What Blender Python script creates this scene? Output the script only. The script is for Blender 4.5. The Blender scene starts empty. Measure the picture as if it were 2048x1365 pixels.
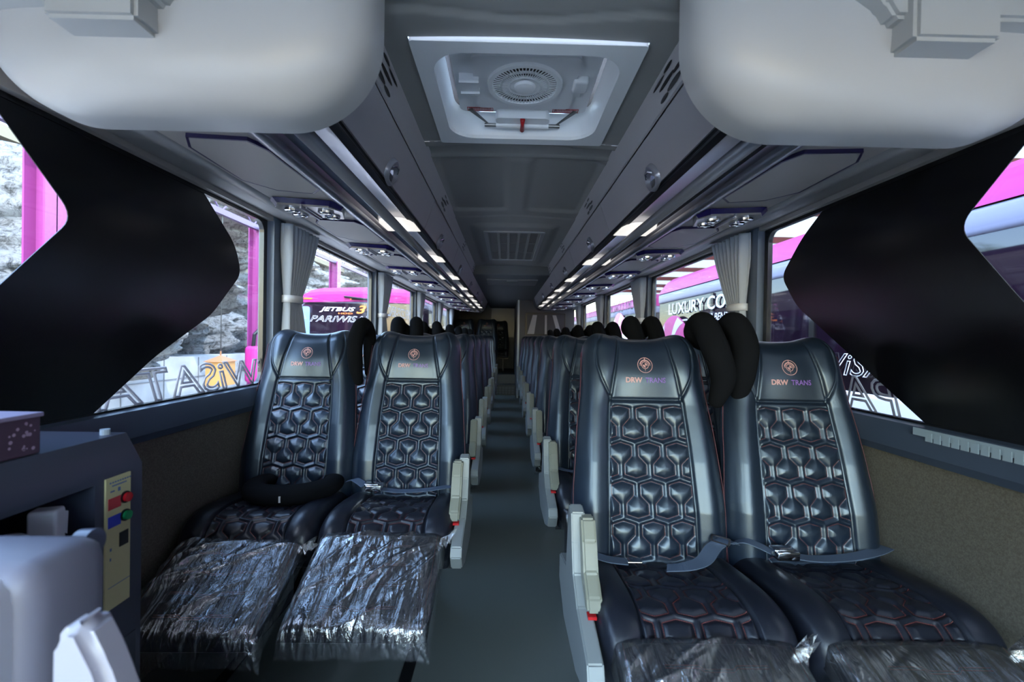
import bpy, bmesh, math, random
import numpy as np
from mathutils import Vector, Matrix, Quaternion
random.seed(7)
PI = math.pi
S = bpy.context.scene
COL = S.collection

# ------------------------------------------------------------------ camera
cam_d = bpy.data.cameras.new('camera')
cam = bpy.data.objects.new('camera', cam_d)
COL.objects.link(cam)
cam_d.sensor_width = 36.0
cam_d.lens = 910.0 / 2048.0 * 36.0
cam_d.clip_start = 0.02
cam_d.clip_end = 300
CR = Matrix.Rotation(-0.0133274, 3, 'Z') @ Matrix.Rotation(PI/2 - 0.0080102, 3, 'X') @ Matrix.Rotation(math.radians(1.0), 3, 'Z')
cam.matrix_world = Matrix.Translation((-0.05, 0, 1.15)) @ CR.to_4x4()
cam_d.dof.use_dof = True
cam_d.dof.focus_distance = 2.2
cam_d.dof.aperture_fstop = 3.5
S.camera = cam

# ------------------------------------------------------------------ world, sun, exposure
W = bpy.data.worlds.new('world'); S.world = W; W.use_nodes = True
nt = W.node_tree; nt.nodes.clear()
sky = nt.nodes.new('ShaderNodeTexSky'); sky.sky_type = 'NISHITA'; sky.sun_disc = False
sky.sun_elevation = math.radians(58); sky.sun_rotation = math.radians(190)
sky.air_density = 1.6; sky.dust_density = 1.0; sky.ozone_density = 1.5
bg = nt.nodes.new('ShaderNodeBackground'); bg.inputs[1].default_value = 1.5
wo = nt.nodes.new('ShaderNodeOutputWorld')
nt.links.new(sky.outputs[0], bg.inputs[0]); nt.links.new(bg.outputs[0], wo.inputs[0])
sun_d = bpy.data.lights.new('sun', 'SUN'); sun_d.energy = 3.5; sun_d.angle = math.radians(0.6); sun_d.color = (1, .96, .9)
sun = bpy.data.objects.new('sun', sun_d); COL.objects.link(sun)
sun.rotation_euler = Vector((0.36, -0.42, 0.83)).to_track_quat('Z', 'Y').to_euler()
S.view_settings.view_transform = 'Standard'; S.view_settings.look = 'None'
S.view_settings.gamma = 1.0; S.view_settings.use_curve_mapping = False
S.view_settings.exposure = 0.75
S.cycles.use_denoising = True
S.cycles.max_bounces = 10; S.cycles.diffuse_bounces = 6; S.cycles.transparent_max_bounces = 24
S.cycles.sample_clamp_indirect = 6.0

def portal(name, loc, size, direction):
    d = bpy.data.lights.new(name, 'AREA'); d.shape = 'RECTANGLE'; d.size, d.size_y = size; d.cycles.is_portal = True
    o = bpy.data.objects.new(name, d); COL.objects.link(o); o.location = loc
    o.rotation_euler = Vector(direction).to_track_quat('-Z', 'Z').to_euler()

# ------------------------------------------------------------------ materials
MATS = {}
def mat(name, col=(.5,.5,.5), rough=.5, metal=0., spec=.5, bump=None, noise=None, emit=None, coat=0., sheen=0., alpha=None):
    """bump=(scale,strength,dist) noise=(scale, colour2, low, high)"""
    if name in MATS: return MATS[name]
    m = bpy.data.materials.new(name); m.use_nodes = True; MATS[name] = m
    n = m.node_tree; b = n.nodes['Principled BSDF']
    b.inputs['Base Color'].default_value = (*col, 1); b.inputs['Roughness'].default_value = rough
    b.inputs['Metallic'].default_value = metal; b.inputs['Specular IOR Level'].default_value = spec
    b.inputs['Coat Weight'].default_value = coat; b.inputs['Coat Roughness'].default_value = .1
    b.inputs['Sheen Weight'].default_value = sheen
    tc = n.nodes.new('ShaderNodeTexCoord')
    if noise:
        t = n.nodes.new('ShaderNodeTexNoise'); t.inputs['Scale'].default_value = noise[0]; t.inputs['Detail'].default_value = 6
        r = n.nodes.new('ShaderNodeValToRGB'); r.color_ramp.elements[0].position = noise[2]; r.color_ramp.elements[1].position = noise[3]
        r.color_ramp.elements[0].color = (*col, 1); r.color_ramp.elements[1].color = (*noise[1], 1)
        n.links.new(tc.outputs['Object'], t.inputs[0]); n.links.new(t.outputs[0], r.inputs[0]); n.links.new(r.outputs[0], b.inputs['Base Color'])
    if bump:
        t = n.nodes.new('ShaderNodeTexNoise'); t.inputs['Scale'].default_value = bump[0]; t.inputs['Detail'].default_value = 5
        q = n.nodes.new('ShaderNodeBump'); q.inputs['Strength'].default_value = bump[1]; q.inputs['Distance'].default_value = bump[2]
        n.links.new(tc.outputs['Object'], t.inputs[0]); n.links.new(t.outputs[0], q.inputs['Height']); n.links.new(q.outputs[0], b.inputs['Normal'])
    if emit:
        b.inputs['Emission Color'].default_value = (*emit[0], 1); b.inputs['Emission Strength'].default_value = emit[1]
    return m

def glass_mat(name, tint=(.9,.93,.95), base=.06, rough=.02):
    m = bpy.data.materials.new(name); m.use_nodes = True; n = m.node_tree; n.nodes.clear()
    o = n.nodes.new('ShaderNodeOutputMaterial'); mx = n.nodes.new('ShaderNodeMixShader'); tr = n.nodes.new('ShaderNodeBsdfTransparent')
    gl = n.nodes.new('ShaderNodeBsdfGlossy'); lw = n.nodes.new('ShaderNodeLayerWeight'); lw.inputs[0].default_value = .5
    pw = n.nodes.new('ShaderNodeMath'); pw.operation = 'POWER'; pw.inputs[1].default_value = 4.5; n.links.new(lw.outputs['Facing'], pw.inputs[0])
    fr = n.nodes.new('ShaderNodeMath'); fr.operation = 'MULTIPLY_ADD'; fr.inputs[1].default_value = .75; fr.inputs[2].default_value = .03; n.links.new(pw.outputs[0], fr.inputs[0])
    gl.inputs['Roughness'].default_value = rough; tr.inputs[0].default_value = (*tint, 1)
    n.links.new(fr.outputs[0], mx.inputs[0]); n.links.new(tr.outputs[0], mx.inputs[1]); n.links.new(gl.outputs[0], mx.inputs[2]); n.links.new(mx.outputs[0], o.inputs[0])
    MATS[name] = m; return m

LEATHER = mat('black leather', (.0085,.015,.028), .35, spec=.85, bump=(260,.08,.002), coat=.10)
LEATHER_C = mat('dark cushion leather', (.010,.012,.020), .34, spec=.5, bump=(260,.12,.002))
STITCH = mat('red stitching', (.22,.045,.035), .7)
for _m in (LEATHER,): _m.node_tree.nodes['Principled BSDF'].inputs['Specular Tint'].default_value = (.78, .90, 1, 1)  # blue of the reflected sky put into the leather's highlight tint
PIPING = mat('black piping', (.01,.01,.013), .5)
FABRIC = mat('black pillow fabric', (.0065,.007,.0085), .95, spec=.08, bump=(900,.3,.001))
WEB = mat('grey belt webbing', (.085,.115,.17), .75, bump=(700,.3,.001))
CHROME = mat('chrome', (.75,.77,.82), .12, metal=1)
STEEL = mat('brushed steel', (.34,.34,.38), .3, metal=1, bump=(60,.05,.001))
LIP = mat('silver lip', (.42,.42,.47), .32, metal=.75)
TUBE = mat('grey rail', (.17,.18,.22), .3, metal=.5)
CEIL = mat('ceiling vinyl', (.30,.295,.28), .7, bump=(500,.1,.001))
FASCIA = mat('rack plastic', (.42,.40,.41), .42, bump=(500,.05,.001))
DOORM = mat('rack door plastic', (.37,.35,.37), .38)
UNDER = mat('rack underside', (.36,.33,.31), .5)
PODM = mat('pale moulded plastic', (.47,.465,.46), .36, spec=.5)
PODB = mat('monitor bracket plastic', (.44,.44,.43), .4)
WHITE = mat('hatch white plastic', (.86,.87,.88), .38)
WHITE2 = mat('hatch panel plastic', (.78,.79,.81), .42)
BLACK = mat('black plastic', (.006,.006,.008), .35)
FRIT = mat('black glass frit', (.004,.004,.006), .25)
FILM = mat('black window film', (.0035,.0035,.005), .22, spec=.4)
NAVY = mat('navy plastic', (.010,.006,.075), .25)
CARPET = mat('wall carpet', (.115,.105,.088), .95, spec=.1, noise=(180,(.17,.155,.13),.35,.7), bump=(400,.5,.002))
TRIM = mat('slate trim', (.055,.075,.115), .38)
PILLAR = mat('slate pillar', (.10,.13,.18), .4)
FLOORM = mat('vinyl floor', (.145,.165,.155), .34, noise=(420,(.27,.30,.28),.66,.76), bump=(300,.06,.001))
RAILM = mat('black rail', (.008,.009,.010), .45)
CURT = mat('grey curtain', (.44,.48,.54), .8, spec=.2)
TIE = mat('pale tie band', (.72,.73,.77), .6)
BEIGE = mat('beige plastic', (.24,.24,.19), .42)
SHELL = mat('grey plastic', (.25,.27,.27), .42)
LAMP = mat('lit lamp', (.6,.6,.6), .5, emit=((1,.96,.9), .55))
RED = mat('red plastic', (.45,.01,.015), .3)
REDINK = mat('red ink', (.5,.05,.06), .6)
DARKCAB = mat('slate cabinet', (.042,.05,.078), .38)
YELLOW = mat('cream label', (.55,.5,.27), .5)
BLUE = mat('blue print', (.03,.05,.45), .5)
REDP = mat('red print', (.5,.05,.06), .5)
GREENB = mat('green button', (.01,.25,.09), .25)
REDB = mat('red button', (.5,.01,.02), .25)
TISSUE = mat('tissue box card', (.06,.035,.065), .6)
SPOT = mat('lilac print', (.35,.26,.38), .6)
PALE = mat('pale lilac plastic', (.50,.50,.57), .4)
PALE2 = mat('grey lilac plastic', (.17,.17,.23), .5)
CUP = mat('cup plastic', (.55,.62,.66), .4)
PINKL = mat('copper embroidery', (.55,.30,.28), .55)
PURPL = mat('purple embroidery', (.24,.12,.42), .5)
GLASS = glass_mat('window glass')
GLASSD = glass_mat('coach glass', (.2,.17,.2))

def plastic_wrap():
    m = bpy.data.materials.new('clear plastic wrap'); m.use_nodes = True; n = m.node_tree; n.nodes.clear()
    o = n.nodes.new('ShaderNodeOutputMaterial'); mx = n.nodes.new('ShaderNodeMixShader'); tr = n.nodes.new('ShaderNodeBsdfTransparent')
    gl = n.nodes.new('ShaderNodeBsdfGlossy'); gl.inputs['Roughness'].default_value = .09; gl.inputs[0].default_value = (1,1,1,1)
    df = n.nodes.new('ShaderNodeBsdfDiffuse'); df.inputs[0].default_value = (.5,.52,.6,1)
    mx2 = n.nodes.new('ShaderNodeMixShader'); mx2.inputs[0].default_value = .045
    lw = n.nodes.new('ShaderNodeLayerWeight'); lw.inputs[0].default_value = .5
    tc = n.nodes.new('ShaderNodeTexCoord'); mp = n.nodes.new('ShaderNodeMapping'); mp.inputs['Rotation'].default_value = (0,0,.55); mp.inputs['Scale'].default_value = (26,6,8)
    t = n.nodes.new('ShaderNodeTexNoise'); t.inputs['Scale'].default_value = 1.0; t.inputs['Detail'].default_value = 7; t.inputs['Distortion'].default_value = .8
    b = n.nodes.new('ShaderNodeBump'); b.inputs['Strength'].default_value = 1; b.inputs['Distance'].default_value = .022
    n.links.new(tc.outputs['Object'], mp.inputs[0]); n.links.new(mp.outputs[0], t.inputs[0]); n.links.new(t.outputs[0], b.inputs['Height'])
    n.links.new(b.outputs[0], gl.inputs['Normal']); n.links.new(b.outputs[0], lw.inputs['Normal'])
    ad = n.nodes.new('ShaderNodeMath'); ad.operation = 'ADD'; ad.inputs[1].default_value = .16; ad.use_clamp = True; n.links.new(lw.outputs['Fresnel'], ad.inputs[0]); n.links.new(ad.outputs[0], mx.inputs[0]); n.links.new(tr.outputs[0], mx2.inputs[1]); n.links.new(df.outputs[0], mx2.inputs[2])
    n.links.new(mx2.outputs[0], mx.inputs[1]); n.links.new(gl.outputs[0], mx.inputs[2]); n.links.new(mx.outputs[0], o.inputs[0])
    return m
WRAP = plastic_wrap()

# ------------------------------------------------------------------ mesh helpers
def mesh_from(verts, faces, smooth=False, name='m'):
    me = bpy.data.meshes.new(name); me.from_pydata([tuple(map(float, v)) for v in verts], [], [tuple(int(i) for i in f) for f in faces]); me.update()
    if smooth: me.polygons.foreach_set('use_smooth', [True]*len(me.polygons))
    return me

class MB:
    def __init__(s): s.v = []; s.f = []
    def add(s, v, f):
        o = len(s.v); s.v += [tuple(x) for x in v]; s.f += [tuple(i+o for i in q) for q in f]; return s
    def box(s, a, b, bev=0.0, rot=None, piv=None):
        bm = bmesh.new(); bmesh.ops.create_cube(bm, size=1)
        for v in bm.verts: v.co = Vector([(a[i]+b[i])/2 + v.co[i]*(b[i]-a[i]) for i in range(3)])
        if bev > 0: bmesh.ops.bevel(bm, geom=bm.edges[:], offset=bev, segments=3, affect='EDGES', profile=.5)
        if rot is not None:
            p = Vector(piv) if piv else Vector([(a[i]+b[i])/2 for i in range(3)])
            for v in bm.verts: v.co = p + rot @ (v.co - p)
        bm.verts.index_update(); s.add([v.co[:] for v in bm.verts], [[v.index for v in f.verts] for f in bm.faces]); bm.free(); return s
    def tube(s, pts, r, n=10, cap=True):
        P = [Vector(p) for p in pts]; R = r if isinstance(r, (list, tuple)) else [r]*len(P)
        vs = []; T = [(P[min(i+1, len(P)-1)]-P[max(i-1, 0)]).normalized() for i in range(len(P))]
        u = T[0].orthogonal().normalized()
        for i, p in enumerate(P):
            u = (u - T[i]*u.dot(T[i])).normalized(); w = T[i].cross(u)
            for k in range(n): a = 2*PI*k/n; vs.append(p + (u*math.cos(a)+w*math.sin(a))*R[i])
        fs = [(i*n+k, i*n+(k+1) % n, (i+1)*n+(k+1) % n, (i+1)*n+k) for i in range(len(P)-1) for k in range(n)]
        if cap: fs += [tuple(reversed(range(n))), tuple((len(P)-1)*n+k for k in range(n))]
        return s.add(vs, fs)
    def prism(s, poly, a, b, axis='y'):
        """poly list of 2-D points extruded along axis from a to b. axis y: (x,z); x: (y,z); z: (x,y)"""
        def P(p, t): return {'y': (p[0], t, p[1]), 'x': (t, p[0], p[1]), 'z': (p[0], p[1], t)}[axis]
        n = len(poly); return s.add([P(p, a) for p in poly]+[P(p, b) for p in poly], [tuple(range(n)), tuple(reversed(range(n, 2*n)))]+[(i, i+n, (i+1) % n+n, (i+1) % n) for i in range(n)])
    def mesh(s, smooth=False): 
        me = mesh_from(s.v, s.f, smooth)
        bm = bmesh.new(); bm.from_mesh(me); bmesh.ops.recalc_face_normals(bm, faces=bm.faces); bm.to_mesh(me); bm.free()
        if smooth: me.polygons.foreach_set('use_smooth', [True]*len(me.polygons))
        return me

def obj(name, me, m=None, parent=None, loc=None, rot=None, auto=None):
    if isinstance(me, MB): me = me.mesh(bool(auto))
    if m is not None and not me.materials: me.materials.append(m)
    o = bpy.data.objects.new(name, me); COL.objects.link(o)
    if parent: o.parent = parent
    if loc is not None: o.location = loc
    if rot is not None: o.rotation_euler = rot
    if auto: 
        try: me.set_sharp_from_angle(angle=math.radians(auto if auto is not True else 40))
        except Exception: pass
    return o
def thing(name, label, cat, loc=(0,0,0), rz=0, group=None):
    o = bpy.data.objects.new(name, None); COL.objects.link(o); o.location = loc; o.rotation_euler = (0,0,rz); o.empty_display_size = .05
    o['label'] = label; o['category'] = cat
    if group: o['group'] = group
    return o
def tag(o, label, cat, group=None):
    o['label'] = label; o['category'] = cat
    if group: o['group'] = group
    return o
def struct(name, me, m, **k):
    o = obj(name, me, m, **k); o['kind'] = 'structure'; return o
def copy_tree(o, parent=None):
    c = o.copy(); COL.objects.link(c)
    if parent: c.parent = parent
    for ch in list(o.children): copy_tree(ch, c)
    return c

def rrect(x0, y0, x1, y1, r, n=6):
    pts = []
    for cx, cy, a0 in ((x1-r, y1-r, 0), (x0+r, y1-r, PI/2), (x0+r, y0+r, PI), (x1-r, y0+r, 3*PI/2)):
        for k in range(n+1): a = a0+PI/2*k/n; pts.append((cx+r*math.cos(a), cy+r*math.sin(a)))
    return pts
def frame_ring(outer, inner, a, b, axis):
    """ring between two equal-count loops"""
    n = len(outer)
    def P(p, t): return {'y': (p[0], t, p[1]), 'x': (t, p[0], p[1]), 'z': (p[0], p[1], t)}[axis]
    v = [P(p, a) for p in outer]+[P(p, a) for p in inner]+[P(p, b) for p in outer]+[P(p, b) for p in inner]
    f = []
    for i in range(n):
        j = (i+1) % n
        f += [(i, j, n+j, n+i), (2*n+i, 3*n+i, 3*n+j, 2*n+j), (i, 2*n+i, 2*n+j, j), (n+i, n+j, 3*n+j, 3*n+i)]
    m = MB(); m.add(v, f); return m

def grid_mesh(P, nx, ny, wrapx=False, name='g'):
    """P array (ny,nx,3)"""
    idx = np.arange(nx*ny).reshape(ny, nx)
    a = idx[:-1, :-1].ravel(); b = idx[:-1, 1:].ravel(); c = idx[1:, 1:].ravel(); d = idx[1:, :-1].ravel()
    return P.reshape(-1, 3), np.stack([a, b, c, d], 1)

def text_mesh(txt, size=1.0, extrude=0.0, shear=0.0, outline=0.0, width=None, spacing=1.0, offset=0.0, res=3):
    cu = bpy.data.curves.new('t', 'FONT'); cu.body = txt; cu.size = size; cu.shear = shear; cu.space_character = spacing
    cu.align_x = 'CENTER'; cu.align_y = 'CENTER'; cu.resolution_u = res; cu.offset = offset
    if outline > 0:
        cu.fill_mode = 'NONE'; cu.bevel_depth = outline; cu.bevel_resolution = 0
    else: cu.extrude = extrude
    o = bpy.data.objects.new('t', cu); COL.objects.link(o)
    dg = bpy.context.evaluated_depsgraph_get(); dg.update()
    me = bpy.data.meshes.new_from_object(o.evaluated_get(dg)); bpy.data.objects.remove(o); bpy.data.curves.remove(cu)
    xs = [v.co.x for v in me.vertices]
    if width and xs:
        k = width/(max(xs)-min(xs)); c = (max(xs)+min(xs))/2
        for v in me.vertices: v.co.x = (v.co.x-c)*k
    me.materials.clear()
    return me
def map_mesh(me, fn):
    for v in me.vertices: v.co = Vector(fn(v.co))
    me.update(); return me
def join_meshes(ms):
    m = MB()
    for me in ms: m.add([v.co[:] for v in me.vertices], [tuple(p.vertices) for p in me.polygons])
    return m

# ------------------------------------------------------------------ bus shell
YF, YR = -1.9, 11.2          # front and rear of the cabin
# floor
m = MB(); m.box((-1.26, YF, -.06), (1.26, YR, 0)); struct('floor', m, FLOORM)
for k, (x0, x1) in enumerate(((-.385, -.345), (-.985, -.95), (.385, .42), (.985, 1.02))):
    m = MB(); m.box((x0, .9, 0), (x1, 8.5, .006)); struct('trim_%d' % (k+1), m, RAILM)
# rear platform with steps
m = MB(); m.box((-1.25, 9.0, 0), (.16, YR, .2)); m.box((-1.25, 9.35, .2), (.16, YR, .38)); m.box((.16, 8.7, 0), (1.25, YR, .38))
struct('floor_platform', m, mat('dark platform vinyl', (.022,.028,.03), .3))
m = MB()
for i in range(9):
    for j in range(3): m.box((-.42+.062*i, 8.985, .03+.05*j), (-.375+.062*i, 8.995, .065+.05*j))
struct('trim_5', m, mat('step ribs', (.08,.09,.1), .4))
# lower walls, sill trims, pillars, headers
WIN = [(-1.45, .36), (.47, 2.24), (2.37, 3.99), (4.12, 5.74), (5.87, 7.49), (7.62, 9.24)]
for sgn, side in ((-1, 'left'), (1, 'right')):
    m = MB()
    m.box((1.23*sgn, YF, 0), (1.27*sgn, YR, .80))                                 # lower wall
    struct('wall_'+side, m, CARPET)
    m = MB()
    prof = [(1.27, .795), (1.205, .795), (1.19, .82), (1.19, .865), (1.205, .90), (1.225, .907), (1.27, .907)]
    m.prism([(x*sgn, z) for x, z in prof], YF, YR); struct('trim_%d' % (6 if sgn < 0 else 7), m, TRIM, auto=30)
    # pillars
    m = MB(); edges = [(YF, WIN[0][0])]+[(WIN[i][1], WIN[i+1][0]) for i in range(5)]+[(WIN[5][1], YR)]
    for y0, y1 in edges:
        m.box((1.195*sgn, y0+.012, .9), (1.27*sgn, y1-.0, 1.76), bev=.0)
    struct('trim_%d' % (8 if sgn < 0 else 9), m, PILLAR)
    m = MB(); m.box((1.2*sgn, YF, 1.70), (1.27*sgn, YR, 2.12)); struct('wall_%s_upper' % side, m, UNDER)
    for k, (y0, y1) in enumerate(WIN):
        r = thing('window_%d' % (k+1+(6 if sgn > 0 else 0)), '', 'window', (1.235*sgn, (y0+y1)/2, .9))
        del r['label']; del r['category']; r['kind'] = 'structure'
        hw = (y1-y0)/2
        o = rrect(-hw, 0.0, hw, .83, .002); i_ = rrect(-hw+.04, .012, hw-.03, .785, .05)
        fr = frame_ring(o, i_, -.012*sgn, .010*sgn, 'x'); obj('window_frame', fr, FRIT, r)
        g = MB(); g.box((-.004, -hw+.01, .005), (.004, hw-.01, .80)); obj('glass_pane', g, GLASS, r)
# front bulkhead with windscreen, behind the camera
m = MB(); m.box((-1.27, YF-.05, 0), (1.27, YF, .62)); m.box((-1.27, YF-.05, 1.86), (1.27, YF, 2.12)); m.box((-1.27, YF-.05, .6), (-1.2, YF, 1.9)); m.box((1.2, YF-.05, .6), (1.27, YF, 1.9))
struct('wall_front', m, PODM)
r = thing('window_13', '', '', (0, YF-.03, .6)); del r['label']; del r['category']; r['kind'] = 'structure'
g = MB(); g.box((-1.2, -.004, .02), (1.2, .004, 1.27)); obj('glass_pane', g, GLASS, r)
g = MB(); g.box((-.03, -.01, .02), (.03, .01, 1.27)); obj('window_frame', g, FRIT, r)
# rear wall
m = MB(); m.box((-1.27, YR, 0), (1.27, YR+.05, 2.12)); struct('wall_back', m, mat('rear wall grey', (.045,.055,.065), .5))
# rear frosted panel
m = MB(); m.box((-.42, YR-.03, 1.15), (.16, YR-.004, 1.86), bev=.005); struct('trim_20', m, mat('pale frosted panel', (.06,.09,.13), .3))
# ceiling: roof shell + liner with raised and sunken fields
m = MB(); m.box((-1.27, YF, 2.06), (-.40, YR, 2.12)); m.box((.40, YF, 2.06), (1.27, YR, 2.12)); m.box((-.45, YF, 2.10), (.45, 1.2, 2.12)); m.box((-.45, 2.0, 2.10), (.45, YR, 2.12))
struct('ceiling_shell', m, CEIL)
def rbox_mask(x, y, x0, x1, y0, y1, r, soft):
    qx = np.abs(x-(x0+x1)/2)-((x1-x0)/2-r); qy = np.abs(y-(y0+y1)/2)-((y1-y0)/2-r)
    d = np.hypot(np.maximum(qx, 0), np.maximum(qy, 0))+np.minimum(np.maximum(qx, qy), 0)-r
    return np.clip(.5-d/soft, 0, 1)
def sstep(t): t = np.clip(t, 0, 1); return t*t*(3-2*t)
def liner(y0, y1, zf, name, nx=120, ny=None):
    ny = ny or int((y1-y0)/.012)
    X, Y = np.meshgrid(np.linspace(-.45, .45, nx), np.linspace(y0, y1, ny))
    Z = zf(X, Y); v, f = grid_mesh(np.stack([X, Y, Z], 2), nx, ny); me = mesh_from(v, f, True); return me
def zf_a(X, Y):     # front of the hatch, with its wavy seams
    Z = np.full_like(X, 1.985) - .012*(X/.45)**2
    w = .018*np.cos(X/.34*PI)
    Z -= .006*sstep((Y-(1.175+w))/.006); Z += .0*X
    Z -= .010*np.exp(-((Y-(1.175+w))/.006)**2)*-.3
    return Z
def zf_b(X, Y):
    Z = np.full_like(X, 1.979) - .012*(X/.45)**2
    w = .016*np.cos(X/.34*PI)
    Z += .014*sstep((Y-(1.965-w))/.02)*(1-sstep((Y-2.05)/.12))
    Z -= .006*np.exp(-((Y-(2.10+.01*w))/.005)**2)
    for sx in (-1, 1): Z += .016*sstep(rbox_mask(X, Y, .06*sx if sx > 0 else -.40, .40 if sx > 0 else -.06, 2.13, 2.98, .05, .05))
    Z -= .006*sstep((Y-(3.10-w))/.01)
    Z -= .02*sstep(rbox_mask(X, Y, -.30, .30, 3.30, 4.95, .06, .08))
    return Z
# liner in strips round the hatch opening
m1 = liner(YF, 1.262, zf_a, 'a', 90); me2 = liner(1.93, 5.2, zf_b, 'b', 120, 270)
mm = join_meshes([m1, me2])
for sx in (-1, 1): mm.add([(.335*sx, 1.262, 1.974), (.45*sx, 1.262, 1.968), (.45*sx, 1.93, 1.968), (.335*sx, 1.93, 1.974)], [(0, 1, 2, 3)])
ce = struct('ceiling', mm.mesh(True), CEIL)
# lowered rear ceiling (air conditioning housing)
m = MB(); m.box((-.45, 5.2, 1.86), (.45, YR, 2.1), bev=.02); struct('ceiling_rear', m, mat('rear ceiling', (.13,.14,.15), .6), auto=40)
m = MB(); m.box((-.30, 5.55, 1.845), (.33, 6.1, 1.862), bev=.006); m.box((-.05, 5.6, 1.835), (.08, 5.7, 1.847), bev=.004); struct('trim_21', m, mat('rear flap', (.16,.165,.17), .45))
# toilet compartment partition at the rear right, with its white corner post
m = MB(); m.box((.19, 8.62, 0), (1.24, 8.66, 2.08)); m.box((.15, 8.66, 0), (.19, YR, 2.08)); struct('wall_partition', m, mat('partition laminate', (.055,.06,.075), .5))
m = MB(); m.box((.165, 8.60, 0), (.20, 8.66, 2.02), bev=.008); struct('trim_22', m, mat('pale post', (.62,.64,.63), .4))

# dark framed glass panel on the partition, reflections painted as pale wedges
t = thing('wall_picture', 'dark framed glass panel with painted pale reflections on the rear partition', 'picture', (.70, 8.612, 1.2))
m = MB(); m.box((-.39, -.012, 0), (.37, .004, .42), bev=.004); obj('frame', m, BLACK, t)
m = MB(); m.box((-.36, -.016, .02), (.345, -.011, .40)); obj('dark_pane', m, mat('dark pane glass', (.02,.022,.035), .5), t)
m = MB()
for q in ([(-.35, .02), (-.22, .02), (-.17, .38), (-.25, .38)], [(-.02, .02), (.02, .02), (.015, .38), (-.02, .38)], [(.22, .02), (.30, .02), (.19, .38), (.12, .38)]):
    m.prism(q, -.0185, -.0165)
o = obj('reflection_wedges', m, mat('painted reflection', (.30,.30,.33), .5), t); o['label'] = 'painted pale reflections in the glass panel'

# ------------------------------------------------------------------ overhead racks
RACK_END = {-1: 9.3, 1: 8.1}
RACK_Y0 = 1.09; RACKS = {}
DP = 1.21
def off(sgn, pts): return [(x*sgn, z) for x, z in pts]
door_prof = [(.437, 1.868), (.446, 1.845), (.458, 1.81), (.472, 1.77), (.484, 1.735), (.492, 1.716)]
def sheet_profile(mb, prof, y0, y1, th, sgn, ny=2):
    """thin extruded sheet following profile (list of x,z), thickness towards the wall/up"""
    inner = prof; outer = []
    for i, (x, z) in enumerate(prof):
        a = prof[max(i-1, 0)]; b = prof[min(i+1, len(prof)-1)]
        dx, dz = b[0]-a[0], b[1]-a[1]; l = math.hypot(dx, dz); outer.append((x-dz/l*th, z+dx/l*th))
    mb.prism(off(sgn, inner+outer[::-1]), y0, y1); return mb
lamp_y = [2.24, 3.22, 4.24, 5.2, 6.1, 6.95, 7.75, 8.5]
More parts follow.
